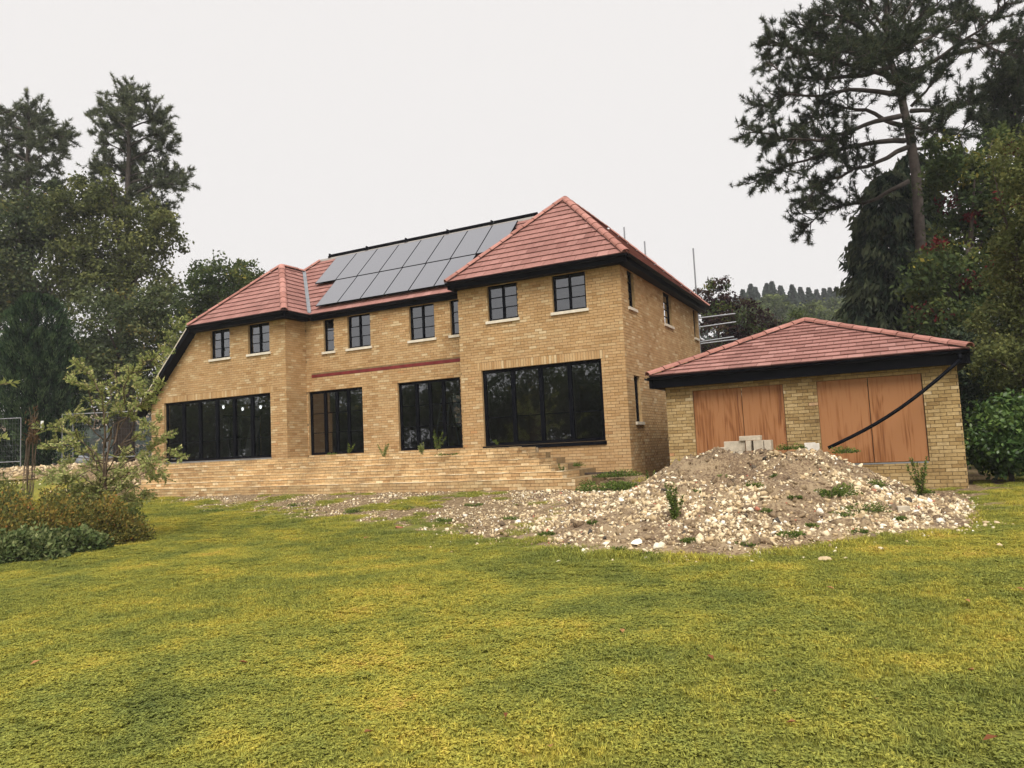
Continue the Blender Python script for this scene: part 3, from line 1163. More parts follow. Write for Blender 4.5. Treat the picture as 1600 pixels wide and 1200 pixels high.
# unfinished main ridge: pale strip painted as daylight below black capping bars joined by clips
x0r, x1r = XRGL + .45, -3.72
mb = MB()
mb.box(x0r - .5, x1r, YRG - .05, YRG + .05, ZRG - .02, ZRG + .055)
mb.build("ridge_daylight_strip", M['plaster'], roof)
nb = 5
for i in range(nb):
    a, b_ = x0r + (x1r - x0r) * i / nb, x0r + (x1r - x0r) * (i + 1) / nb
    mb = MB()
    mb.tube([(a + .10, YRG, ZRG + .13), (b_ - .06, YRG, ZRG + .13)], .058, 8)
    mb.build("ridge_bar", M['black'], roof)
    mb = MB()
    mb.box(a - .05, a + .08, YRG - .07, YRG + .07, ZRG + .056, ZRG + .12)
    mb.box(a - .03, a + .0, YRG - .05, YRG + .05, ZRG + .12, ZRG + .22)
    mb.box(a + .035, a + .055, YRG - .03, YRG + .03, ZRG + .12, ZRG + .19)
    mb.build("ridge_clip", M['black'], roof)


# fascias, soffits and gutters
def gutter_pts(p0, p1, parent, out, zt, drop=.02):
    """half-round gutter from p0 to p1 (at eave), out = outward unit vector"""
    p0, p1, out = [np.array(q, float) for q in (p0, p1, out)]
    V, F = [], []
    n = 7
    for e, p in enumerate((p0, p1)):
        c = p + out * .035 + np.array([0, 0, -drop])
        for ro in (.062, .054):
            for k in range(n):
                an = math.pi * k / (n - 1)
                V.append(c + out * math.cos(an) * ro - np.array([0, 0, 1.]) * math.sin(an) * ro)
    for k in range(n - 1):
        F.append((k, k + 1, 2 * n + k + 1, 2 * n + k))
        F.append((n + k + 1, n + k, 3 * n + k, 3 * n + k + 1))
    F += [(0, 2 * n, 3 * n, n), (n - 1, 2 * n - 1, 4 * n - 1, 3 * n - 1)]
    F += [tuple(list(range(n)) + list(range(2 * n - 1, n - 1, -1))), tuple(list(range(2 * n, 3 * n)) + list(range(4 * n - 1, 3 * n - 1, -1)))]
    obj("gutter", V, F, M['black'], parent, smooth=False)


def fascia(p0, p1, parent, out, depth, zlo, zhi):
    """fascia board + soffit board behind it down to the wall"""
    p0, p1, out = [np.array(q, float) for q in ((*p0, 0), (*p1, 0), out)]
    x = (p1 - p0)
    a = MB().obox(np.array([p0[0], p0[1], zlo]) - out * .05, x, -out * .022, (0, 0, zhi - zlo))
    a.build("fascia_board", M['black'], parent)
    b_ = MB().obox(np.array([p0[0], p0[1], zlo + .004]) - out * .074, x, -out * (depth - .05), (0, 0, .012))
    b_.build("soffit_board", M['black'], parent)


eaves = [((RX0, -OV), (RX1, -OV), (0, -1, 0), OV), ((RX1, -OV), (RX1, RB), (1, 0, 0), RX1),
         ((RX0, YE), (RX0, -OV), (-1, 0, 0), .15), ((LX1, YE), (RX0, YE), (0, -1, 0), .2),
         ((LX0, -OV), (LX1, -OV), (0, -1, 0), OV), ((LX1, -OV), (LX1, YE), (1, 0, 0), .32)]
for p0, p1, out, dep in eaves:
    gutter_pts((*p0, ZE - .005), (*p1, ZE - .005), house, out, ZE)
    fascia(p0, p1, house, out, dep + .08, ZT - .03, ZE - .01)
# barge board and soffit down the raking left slope of the left wing
pa, pb = np.array((LX0 - .02, -OV, ZE - .02)), np.array((LLX, -OV, LLZ - .02))
MB().obox(pa, pb - pa, (0, .02, 0), (0, 0, -.20)).build("barge_board", M['black'], house)
MB().obox(pa + (0, .022, -.17), pb - pa, (0, .36, 0), (0, 0, -.02)).build("soffit_board", M['black'], house)
MB().obox(pa + (0, -.012, .045), pb - pa, (0, .05, 0), (0, 0, -.05)).build("verge_trim", M['stone'], house)

# ------------------------------------------------------------------ solar array
array = empty("solar_array", (-8, 2, 6.5), "array of grey solar panels in two rows on the main roof slope", "solar panels")
lift = .12
v_lo, v_mid, v_hi = (.98 - YE) * S2, (2.07 - YE) * S2, (3.30 - YE) * S2
PW = .937
ux0 = -11.85 - LX1


def solar_panel(u0, v0, v1):
    pl = pM_f
    mb = MB()
    o = pl.P(u0 + .008, v0 + .008, lift)
    mb.obox(o, pl.u * (PW - .016), pl.v * (v1 - v0 - .016), pl.n * .035)
    fr = mb.build("solar_panel", M['black'], array, tone=False)
    g = MB()
    g.obox(pl.P(u0 + .022, v0 + .022, lift + .0355), pl.u * (PW - .044), pl.v * (v1 - v0 - .044), pl.n * .004)
    g.build("panel_glass", M['solar'], fr, tone=False)


for i in range(8):
    solar_panel(ux0 + i * PW, v_mid + .01, v_hi)
for i in range(6):
    solar_panel(ux0 + (i + 1.04) * PW, v_lo, v_mid - .01)
for vv in (v_lo + .4, v_mid - .4, v_mid + .4, v_hi - .4):
    mb = MB().obox(pM_f.P(ux0 + (0 if vv > v_mid else 1.04) * PW, vv, .045), pM_f.u * (PW * (8 if vv > v_mid else 6)), pM_f.v * .04, pM_f.n * .07)
    mb.build("mounting_rail", M['black'], array)

# ------------------------------------------------------------------ garage
GXL, GXR, GY0, GD = 1.12, 7.11, -.5, 6.0
GT = 2.01
garage = empty("brick_garage", ((GXL + GXR) / 2, 2, -.4), "single-storey brick garage with red hipped roof and boarded-up doors", "garage")
gop = [(1.75 - GXL, 3.77 - GXL, -.45, 1.9), (4.46 - GXL, 6.48 - GXL, .04, 1.9)]
gop = [(a, b_, S(c_), S(d_)) for a, b_, c_, d_ in gop]
Gf = Wall((GXL, GY0), (1, 0), (0, -1), [(0, -.75), (GXR - GXL, -.75), (GXR - GXL, GT), (0, GT)], gop)
Gr = Wall((GXR, GY0), (0, 1), (1, 0), [(0, -.75), (GD, -.75), (GD, GT), (0, GT)])
Gl = Wall((GXL, GY0 + GD), (0, -1), (-1, 0), [(0, -.75), (GD, -.75), (GD, GT), (0, GT)])
Gb = Wall((GXR, GY0 + GD), (-1, 0), (0, 1), [(0, -.75), (GXR - GXL, -.75), (GXR - GXL, GT), (0, GT)])
V, F, I = [], [], []
for w in (Gf, Gr, Gl, Gb):
    v, f, i = wall_core(w)
    k = len(V)
    V += v
    F += [tuple(q + k for q in ff) for ff in f]
    I += i
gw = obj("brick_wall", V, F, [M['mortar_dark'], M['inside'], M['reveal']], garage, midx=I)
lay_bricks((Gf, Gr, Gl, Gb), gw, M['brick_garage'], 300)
for n_, (op, split) in enumerate(zip(gop, (.55, .50))):
    a, b_, c_, d_ = op
    e = [a + .004, a + (b_ - a) * split, b_ - .004]
    for i in range(2):
        mb = MB()
        tilt = random.uniform(-.004, .004)
        mb.obox(Gf.P(e[i] + .004, max(c_, -.75) + .01, -.055 + .004 * i), Gf.u * (e[i + 1] - e[i] - .014), Gf.n * .018, np.array([tilt, 0, d_ - c_ - .015]))
        sh = mb.build("plywood_sheet", M['ply'], garage, tone=False)
mb = MB()
mb.obox(Gf.P(gop[1][0] + .1, gop[1][2] - .03, -.1), Gf.u * 1.9, Gf.n * .11, (0, 0, .025))
mb.build("door_threshold", M['lead'], garage)
EX0, EX1, EY0, EZ = .80, 7.34, -.80, 2.27
hG = (EX1 - EX0) / 2
riseG = 1.36
EY1 = EY0 + GD + .6
apG = (EX0 + hG, EY0 + hG, EZ + riseG)
apG2 = (EX0 + hG, max(EY1 - hG, EY0 + hG + .05), EZ + riseG)
upv = np.array([0, hG, riseG])
g_f = plane_from([(EX0, EY0, EZ), (EX1, EY0, EZ), apG], (1, 0, 0), (0, hG, riseG))
g_r = plane_from([(EX1, EY0, EZ), (EX1, EY1, EZ), apG2, apG], (0, 1, 0), (-hG, 0, riseG))
g_l = plane_from([(EX0, EY1, EZ), (EX0, EY0, EZ), apG, apG2], (0, -1, 0), (hG, 0, riseG))
g_b = plane_from([(EX1, EY1, EZ), (EX0, EY1, EZ), apG2], (-1, 0, 0), (0, -hG, riseG))
V, F = [], []
for pl in (g_f, g_r, g_l, g_b):
    k = len(V)
    V += [pl.P(a, b_, 0) for a, b_ in pl.poly]
    F.append(tuple(range(k, k + len(pl.poly))))
groof = obj("roof", V, F, M['underlay'], garage)
lay_tiles([g_f, g_l, g_r, g_b], groof, .28, .31, 170)
for p0, p1 in (((EX0, EY0, EZ), apG), ((EX1, EY0, EZ), apG), ((EX0, EY1, EZ), apG2), ((EX1, EY1, EZ), apG2)):
    hip_line(p0, p1, groof, lift=.045)
for p0, p1, out, dep in (((EX0, EY0), (EX1, EY0), (0, -1, 0), .3), ((EX1, EY0), (EX1, EY1), (1, 0, 0), .23), ((EX0, EY1), (EX0, EY0), (-1, 0, 0), .32)):
    gutter_pts((*p0, EZ - .005), (*p1, EZ - .005), garage, out, EZ)
    fascia(p0, p1, garage, out, dep + .04, GT - .02, EZ - .01)
# loose black downpipe from the gutter down on to the heap
p0, p1 = np.array((7.16, -.86, 2.06)), np.array((4.66, -1.42, .44))
pts = [p0 + (p1 - p0) * t + np.array([0, -.05, -.16]) * math.sin(math.pi * t) for t in np.linspace(0, 1, 12)]
mb = MB()
mb.tube(pts, .036, 10)
mb.tube([p0 + (.0, .05, .16), p0 + (.0, .0, .05), pts[0]], .036, 10)
pipe = mb.build("drain_pipe", M['black'], None, smooth=True)
tag(pipe, "long black pipe sagging from the garage gutter down across the plywood", "pipe")

# ------------------------------------------------------------------ stepped brick terrace in front of the house
terrace = empty("brick_terrace", (-9, -1.6, -.1), "terrace of buff brick steps running along the house front", "steps")
steps = []
mb = MB()
NST = 6
for j in range(NST):
    zt = -.14 + .15 * (j + 1)
    zb_ = zt - .15 if j else -.6
    y = -2.62 + .27 * j
    xr = -.46 - .41 * j
    xl = -15.5 - .06 * j
    steps.append((xl, xr, y, zt))
    mb.box(xl + .006, xr - .006, y + .008, -.2, zb_ if j else -.6, zt - .004)
tcore = mb.build("core", M['mortar'], terrace, tone=False)
twalls = []
for j, (xl, xr, y, zt) in enumerate(steps):
    z0 = zt - .15 if j else -.3
    twalls.append(Wall((xl, y), (1, 0), (0, -1), [(0, z0), (xr - xl, z0), (xr - xl, zt), (0, zt)]))
    twalls.append(Wall((xr, y), (0, 1), (1, 0), [(0, z0), (1.0, z0), (1.0, zt), (0, zt)]))
twalls.append(Wall((-.44, -2.56), (1, 0), (0, -1), [(0, -.45), (.48, -.45), (.48, -.15), (0, -.15)]))
twalls.append(Wall((.04, -2.56), (0, 1), (1, 0), [(0, -.45), (.22, -.45), (.22, -.15), (0, -.15)]))
lay_bricks(twalls, tcore, M['brick_step'], 300, d1=.010)
mb = MB()
mb.box(-.44, .03, -2.555, -2.34, -.5, -.153)
mb.build("brick_stub", M['mortar'], terrace, tone=False)
# treads: mortar bed, broken edges
for j, (xl, xr, y, zt) in enumerate(steps):
    m2 = MB()
    x = xl
    while x < xr - .12:
        L = min(random.uniform(.2, .24), xr - x)
        if j == NST - 1 or random.random() < .93:
            m2.box(x + .004, x + L - .004, y - random.uniform(.004, .02), y + .265, zt - .002, zt + random.uniform(.004, .014), random.gauss(.85, .12))
        x += L
    tag(m2.build("tread_bricks", M['brick_step'], tcore), kind="stuff")
M['gravel'] = mat("terrace_gravel", (.42, .33, .21), .95, .3, 20, .6, 50)
mb = MB()
mb.box(-15.8, -2.53, -1.0, -.015, .5, .735)
mb.box(XLR + .02, XRL - .02, -.01, YR - .02, .5, .716)
mb.build("gravel_bed", M['gravel'], terrace, tone=False)

# ------------------------------------------------------------------ rubble heap
hx = np.arange(-2.2, 7.6, .09)
hy = np.arange(-9.6, -1.1, .09)
HX, HY = np.meshgrid(hx, hy)
HM = mound_h(HX, HY)
HZ = ground_z(HX, HY) + HM * (1 + .05 * rng.standard_normal(HX.shape)) + rng.standard_normal(HX.shape) * .010
HZ = np.where(HM < .015, ground_z(HX, HY) - .12, HZ)
V = np.stack([HX.ravel(), HY.ravel(), HZ.ravel()], 1)
ii = np.arange(HX.size).reshape(HX.shape)
F = np.stack([ii[:-1, :-1].ravel(), ii[:-1, 1:].ravel(), ii[1:, 1:].ravel(), ii[1:, :-1].ravel()], 1)
heap = obj("rubble_heap", V, F, M['heap'], smooth=True)
tag(heap, "broad heap of brown soil and pale chalk rubble in front of the garage", "rubble heap")


def surf_z(x, y):
    return ground_z(x, y) + mound_h(x, y)


ICO = None


def ico():
    t = (1 + 5 ** .5) / 2
    v = np.array([(-1, t, 0), (1, t, 0), (-1, -t, 0), (1, -t, 0), (0, -1, t), (0, 1, t), (0, -1, -t), (0, 1, -t), (t, 0, -1), (t, 0, 1), (-t, 0, -1), (-t, 0, 1)], float)
    f = np.array([(0, 11, 5), (0, 5, 1), (0, 1, 7), (0, 7, 10), (0, 10, 11), (1, 5, 9), (5, 11, 4), (11, 10, 2), (10, 7, 6), (7, 1, 8), (3, 9, 4), (3, 4, 2), (3, 2, 6), (3, 6, 8), (3, 8, 9), (4, 9, 5), (2, 4, 11), (6, 2, 10), (8, 6, 7), (9, 8, 1)])
    return v / np.linalg.norm(v[0]), f


IV, IF = ico()


def rand_rot(n):
    q = rng.standard_normal((n, 4))
    q /= np.linalg.norm(q, axis=1)[:, None]
    w, x, y, z = q.T
    return np.stack([np.stack([1 - 2 * (y * y + z * z), 2 * (x * y - z * w), 2 * (x * z + y * w)], 1),
                     np.stack([2 * (x * y + z * w), 1 - 2 * (x * x + z * z), 2 * (y * z - x * w)], 1),
                     np.stack([2 * (x * z - y * w), 2 * (y * z + x * w), 1 - 2 * (x * x + y * y)], 1)], 1)


def stones(P, size, tone):
    n = len(P)
    sh = IV[None] * (1 + .36 * rng.standard_normal((n, 12, 1)).clip(-1.6, 1.6))
    sc = np.stack([rng.uniform(.7, 1.3, n), rng.uniform(.55, 1.1, n), rng.uniform(.4, .85, n)], 1)[:, None, :]
    V = sh * sc * size[:, None, None]
    V = np.einsum('nij,nkj->nki', rand_rot(n), V) + P[:, None, :]
    F = (IF[None] + (np.arange(n) * 12)[:, None, None]).reshape(-1, 3)
    return V.reshape(-1, 3), F, np.repeat(tone, 12)


# gravel covering the heap
n = 74000
x = rng.uniform(-2, 7.3, n)
y = rng.uniform(-9.5, -1.5, n)
h = mound_h(x, y)
dens = np.clip(h * 8, 0, 1) * np.clip(.06 + 2.4 * (fnoise(x, y, 1.1) - .33), .06, 1)
lowf = 1 - .85 * sstep(.30, .85, h) * sstep(.38, .6, fnoise(x + 40, y, .8)) * (y < -3.6)
keep = rng.uniform(0, 1, n) < dens * lowf
x, y = x[keep], y[keep]
size = np.exp(rng.normal(math.log(.0165), .52, len(x))).clip(.006, .06)
z = surf_z(x, y) + size * .25
V, F, T = stones(np.stack([x, y, z], 1), size, np.where(rng.uniform(0, 1, len(x)) < .015, 1.0, np.clip(rng.normal(.50, .24, len(x)), 0, .97)))
tag(obj("gravel", V, F, M['chalk'], heap, tone=T), kind="stuff")
n = 1500
x = rng.uniform(-1, 7.0, n)
y = rng.uniform(-9.2, -2.0, n)
keep = mound_h(x, y) > .06
x, y = x[keep], y[keep]
size = np.exp(rng.normal(math.log(.05), .4, len(x))).clip(.02, .13)
V, F, T = stones(np.stack([x, y, surf_z(x, y) - size * .1], 1), size, np.clip(rng.normal(.2, .1, len(x)), .08, .5))
tag(obj("soil_clods", V, F, M['heap'], heap, tone=T), kind="stuff")
# gravel strewn over the bank in front of the terrace
n = 60000
x = rng.uniform(-16.5, 7.2, n)
y = rng.uniform(-9.6, -2.68, n)
bb = bare_at(x, y)
pn = np.clip(fnoise(x, y, 1.7) * 2 - .5, 0, 1)
mhh = mound_h(x, y)
near = np.exp(-np.abs(y - np.interp(x, [-1.6, 0, 2, 4, 5, 6.6, 7], [-7.2, -8.0, -9.0, -9.0, -8.0, -6.6, -6])) / .25) * (x > -1.5)
keep = rng.uniform(0, 1, n) < np.maximum(np.clip(bb - .18, 0, 1) * (.25 + .9 * pn), .5 * near) * (mhh < .08)
x, y = x[keep], y[keep]
size = np.exp(rng.normal(math.log(.0125), .45, len(x))).clip(.006, .04)
V, F, T = stones(np.stack([x, y, ground_z(x, y) + size * .2], 1), size, np.clip(rng.normal(.52, .24, len(x)), 0, .97))
bank = obj("bank_gravel", V, F, M['chalk'], None, tone=T)
tag(bank, "loose chalky gravel strewn over the bank below the steps", "gravel", kind="stuff")
# gravel lying on the raised ground left of the house
n = 5200
x = rng.uniform(-27, -16.9, n)
y = rng.uniform(-4.2, 1.2, n)
keep = rng.uniform(0, 1, n) < sstep(-4.2, -1.5, y)
x, y = x[keep], y[keep]
size = np.exp(rng.normal(math.log(.03), .5, len(x))).clip(.012, .09)
V, F, T = stones(np.stack([x, y, ground_z(x, y) + size * .25], 1), size, np.clip(rng.normal(.38, .18, len(x)), 0, .8))
tag(obj("yard_gravel", V, F, M['chalk'], None, tone=T), "pale rubble spread on the raised ground left of the house", "gravel", kind="stuff")


# ------------------------------------------------------------------ small objects on site
def block(name, c, sx, sy, sz, rot, material, label, cat, group=None, tilt=0.0):
    mb = MB()
    ca, sa = math.cos(rot), math.sin(rot)
    ax = np.array([ca, sa, math.sin(tilt)]) * sx
    ay = np.array([-sa, ca, 0]) * sy
    o_ = np.array(c, float) - ax / 2 - ay / 2
    b_ = .006
    V = []
    for zz, ins in ((0, b_), (b_, 0), (sz - b_, 0), (sz, b_)):
        for (p, q) in ((0, 0), (1, 0), (1, 1), (0, 1)):
            jx = ins / sx * (1 if p == 0 else -1)
            jy = ins / sy * (1 if q == 0 else -1)
            V.append(o_ + ax * (p + jx) + ay * (q + jy) + np.array([0, 0, zz]) + rng.normal(0, .0015, 3))
    F = [(0, 3, 2, 1), (12, 13, 14, 15)]
    for r_ in range(3):
        for k in range(4):
            F.append((r_ * 4 + k, r_ * 4 + (k + 1) % 4, r_ * 4 + 4 + (k + 1) % 4, r_ * 4 + 4 + k))
    ob = obj(name, V, F, material)
    return tag(ob, label, cat, group)


YB = -1.25
BG = "concrete blocks stacked by the garage"
gz0 = float(surf_z(3.0, YB)) - .02
# hidden courses that carry the stack
r1 = .215
zb1 = .225
for k in range(3):
    block("concrete_block", (2.62 + k * .46, YB + .02, zb1 - .215), .44, .215, .215, 0, M['concrete'],
          ["concrete block at the bottom of the stack, left end, half buried by rubble", "concrete block at the bottom of the stack, middle, half buried by rubble",
           "concrete block at the bottom of the stack, right end, half buried by rubble"][k], "block", BG)
specs = [((2.47, YB, zb1), .26, .215, .20, 0, "tan concrete block at the left foot of the block stack"),
         ((2.47, YB, zb1 + .2), .24, .215, .115, .03, "thin flat concrete block topping the left foot of the stack"),
         ((2.68, YB, zb1), .10, .44, .215, 0, "upright concrete block end showing under the wide block, left one"),
         ((2.80, YB, zb1), .10, .44, .213, 0, "upright concrete block end showing under the wide block, right one"),
         ((2.92, YB, zb1), .10, .44, .214, 0, "concrete block end in the lower row left of the long low block"),
         ((3.26, YB - .02, zb1), .44, .215, .17, .04, "long low concrete block half sunk at the right foot of the stack"),
         ((2.78, YB - .03, zb1 + .216), .44, .10, .22, .03, "wide concrete block laid on edge in the upper row"),
         ((3.10, YB, zb1 + .218), .10, .44, .215, -.02, "concrete block end standing in the middle of the upper row"),
         ((3.30, YB, zb1 + .217), .20, .44, .215, .02, "broad concrete block in the upper row, second from its right end"),
         ((3.48, YB + .01, zb1 + .216), .14, .44, .215, .05, "concrete block at the right end of the upper row"),
         ((3.12, YB - .02, zb1 + .437), .44, .215, .10, -.03, "concrete block lying flat on top of the stack")]
for c, sx, sy, sz, rt, lb in specs:
    block("concrete_block", c, sx, sy, sz, rt, M['concrete'], lb, "block", BG)
block("pale_block", (4.31, -1.32, .40), .22, .16, .16, .1, M['palestone'], "pale grey stone block on the heap beside the garage pier", "block")
block("pale_block", (4.44, -1.27, .38), .07, .14, .16, .25, M['palestone'], "narrow pale slab leaning beside the pale grey block", "slab", tilt=.05)
# timber lying in the pocket at the house corner
mb = MB()
mb.obox((-.95, -1.0, .02), (1.05, .25, .0), (-.03, .12, 0), (0, 0, .045))
tag(mb.build("timber_plank", M['darktimber']), "dark weathered plank lying in the weeds at the house corner", "plank")
mb = MB()
mb.obox((.0, -1.95, -.24), (1.35, -.15, -.05), (.02, .22, 0), (0, 0, .05))
tag(mb.build("timber_board", M['timber']), "pale sawn board lying at the left foot of the heap", "board")
mb = MB()
mb.obox(at(1135, 724, 14.2) - np.array([0, 0, .05]), (.42, -.05, -.09), (.02, .09, 0), (0, 0, .03))
tag(mb.build("timber_batten", M['timber']), "short wooden batten poking out of the heap below the block stack", "batten")


def lump(name, px, py, depth_z, size, tone, label, cat, group=None, flat=.6, zoff=0.0, material='chalk'):
    """one stone on the ground under pixel (px, py)"""
    d_ = (px - 800) / F_PX * R2 - (py - 600) / F_PX * U2 + _f
    t = 5.0
    for _ in range(60):
        p = CAM + t * d_
        zg = float(surf_z(p[0], p[1])) + .01
        t *= 1.0 + max(-.2, min(.2, (p[2] - zg) / max(.2, abs(p[2] - CAM[2])) * .5)) if p[2] < CAM[2] else 1.0
    p = CAM + t * d_
    p[2] = float(surf_z(p[0], p[1])) + size * flat * .35 + zoff
    size *= .5
    tone = min(tone, .86) if tone < .99 else tone
    V = IV * (1 + .30 * rng.standard_normal((12, 1))) * np.array([1.1, .9, flat]) * size
    an = random.uniform(0, 6.28)
    ca, sa = math.cos(an), math.sin(an)
    V = V @ np.array([[ca, -sa, 0], [sa, ca, 0], [0, 0, 1]]).T + p
    # one subdivision with jitter for a broken outline
    verts = [tuple(v) for v in V]
    mid = {}
    F = []
    for f_ in IF:
        ids = []
        for i in range(3):
            a, b_ = sorted((int(f_[i]), int(f_[(i + 1) % 3])))
            if (a, b_) not in mid:
                q = (V[a] + V[b_]) / 2
                q = q + (q - p) * random.uniform(.0, .22)
                mid[(a, b_)] = len(verts)
                verts.append(tuple(q))
            ids.append(mid[(a, b_)])
        F += [(int(f_[0]), ids[0], ids[2]), (int(f_[1]), ids[1], ids[0]), (int(f_[2]), ids[2], ids[1]), tuple(ids)]
    ob = obj(name, verts, F, M[material], tone=[tone] * len(verts))
    return tag(ob, label, cat, group)


SG = "loose stones on the lawn"
for px, py, sz, tn, lb in ((872, 877, .05, .92, "round white stone alone on the lawn below the left foot of the heap"),
                           (825, 862, .035, .8, "small cream stone at the edge of the stony bank"),
                           (1010, 871, .045, .95, "white stone in the grass at the front foot of the heap"),
                           (1097, 874, .075, .10, "dark grey flint in the grass before the heap"),
                           (1176, 878, .05, .85, "cream stone on the lawn right of the dark flint"),
                           (1292, 876, .12, .42, "flat tan clod on the lawn right of the heap's front"),
                           (1322, 874, .07, .62, "pale pink stone beside the flat tan clod"),
                           (1304, 862, .05, .8, "small pale stone above the flat tan clod"),
                           (1510, 822, .08, .7, "long cream stone on the lawn past the right end of the heap"),
                           (1541, 817, .08, .4, "tan stone chip lying in the grass toward the laurel"),
                           (1562, 852, .06, .5, "reddish stick-like chip alone on the far right lawn"),
                           (1376, 857, .06, .85, "flat white chip on the lawn in front of the brick fragments"),
                           (705, 847, .04, .85, "small white pebble on the bank edge left of the heap"),
                           (737, 833, .05, .9, "white lump among the gravel on the middle of the bank")):
    lump("stone", px, py, 0, sz, tn, lb, "stone", SG)
for px, py, sz, tn, lb in ((994, 850, .13, .97, "biggest white chalk lump at the front foot of the heap"), (1028, 856, .12, .96, "white chalk lump right beside the biggest one"),
                           (946, 851, .10, .9, "cream chalk lump at the left front of the heap"), (1052, 748, .09, .95, "white angular lump on the left shoulder of the heap"),
                           (1354, 787, .07, .96, "white stone high on the right flank of the heap"), (1380, 822, .09, .93, "pale round stone low on the right flank of the heap"),
                           (1437, 790, .07, .97, "bright white chip near the right end of the heap"), (1492, 826, .10, .55, "big tan lump at the right tip of the heap"),
                           (1152, 748, .16, .45, "large rounded tan boulder half buried in the middle of the heap"), (958, 790, .09, .7, "cream stone where the boards meet the heap")):
    lump("chalk_lump", px, py, 0, sz, tn, lb, "stone", "larger lumps on the rubble heap")
lump("brick_fragment", 572, 841, 0, .10, 1.0, "broken pink-red brick piece on the bank", "brick", "broken bricks", .5)
lump("brick_fragment", 623, 825, 0, .12, 1.0, "crumbling red brick piece higher on the bank", "brick", "broken bricks", .4)
lump("brick_fragment", 1402, 838, 0, .08, 1.0, "dark red brick fragment at the right foot of the heap", "brick", "broken bricks", .5)
lump("brick_fragment", 400, 783, 0, .12, 1.0, "orange broken brick in the grass below the steps", "brick", "broken bricks", .3)
p = at(1414, 848, 10.6)
block("cut_block", (p[0], p[1], float(surf_z(p[0], p[1])) - .02), .17, .12, .10, .5, M['concrete'], "small grey cut block beside the dark red brick fragment", "block")

# scaffold behind the house
sc = empty("scaffold", (-.5, 10, 0), "grey scaffold tubes showing above and beside the back of the house", "scaffold")
for px, py, dd in ((975, 355, 28.0), (1007, 377, 28.2), (1083, 388, 28.0)):
    p = at(px, py, dd)
    MB().tube([(p[0], p[1], .3), p], .028, 8).build("standard_tube", M['steel'], sc)
for (xa, ya, xb, yb) in ((1092, 497, 1149, 490), (1094, 511, 1150, 503), (1095, 534, 1147, 526), (1096, 537, 1152, 530)):
    a_, b_ = at(xa, ya, 28.0), at(xb, yb, 27.6)
    a_ = a_ + (a_ - b_) * 1.0
    MB().tube([a_, b_], .026, 8).build("ledger_tube", M['steel'], sc)

# temporary fence panels left of the house
def fence_panel(p0, p1, h, label):
    p0, p1 = np.array(p0), np.array(p1)
    e = empty("fence_panel", p0, label, "fence", "temporary fence panels")
    L = p1 - p0
    up = np.array([0, 0, 1.0])
    for t in (0.0, .12, .5, 1.0):
        MB().tube([p0 + L * t, p0 + L * t + up * h], .021, 6).build("post", M['steel'], e)
    for t in (.12, 1.0):
        MB().tube([p0 + L * 0 + up * h * t, p1 + up * h * t], .02, 6).build("rail", M['steel'], e)
    mb = MB()
    n_ = int(np.linalg.norm(L) / .11)
    for k in range(1, n_):
        q = p0 + L * k / n_
        mb.tube([q + up * h * .12, q + up * h], .0017, 3, cap=False)
    for k in range(1, 8):
        mb.tube([p0 + up * h * (.12 + .88 * k / 8), p1 + up * h * (.12 + .88 * k / 8)], .0017, 3, cap=False)
    tag(mb.build("wire_mesh", M['steel'], e), kind="stuff")
    for t in (0.0, 1.0):
        q = p0 + L * t
        MB().box(q[0] - .3, q[0] + .3, q[1] - .11, q[1] + .11, q[2] - .12, q[2] + .03).build("foot_block", M['concrete'], e)


fa, fb = at(97, 724, 29), at(238, 722, 29)
fence_panel((fa[0], fa[1], .90), (fb[0], fb[1], .90), 2.0, "grey wire site fence panel beside the left end of the house")
fa, fb = at(-75, 726, 30), at(32, 724, 30)
fence_panel((fa[0], fa[1], .92), (fb[0], fb[1], .92), 2.0, "grey wire site fence panel at the left picture edge before the cypress")
c = at(65, 663, 30.2)
mb = MB()
mb.obox(c - np.array([.08, 0, .16]), (.15, .02, 0), (0, .01, 0), (.02, 0, .3))
tag(mb.build("site_notice", M['white']), "small white notice board in front of the cypress", "notice")
c = at(20, 722, 25)
mb = MB()
for k in range(5):
    mb.obox((c[0] - 1.2, c[1] + k * .2, float(ground_z(c[0], c[1])) + .08), (2.4, .1, .02), (0, .14, 0), (0, 0, .03))
tag(mb.build("timber_pallet", M['timber']), "reddish brown timber boards lying behind the flower bed", "boards", kind="stuff")
c = at(131, 703, 28)
mb = MB()
V = IV * np.array([.34, .25, .22]) * (1 + .15 * rng.standard_normal((12, 1))) + np.array([c[0], c[1], float(ground_z(c[0], c[1])) + .15])
ob = obj("rubble_sack", V, [tuple(int(q) for q in f_) for f_ in IF], M['lead'], smooth=True)
tag(ob, "grey plastic sack lying behind the young tree by the fence", "sack")

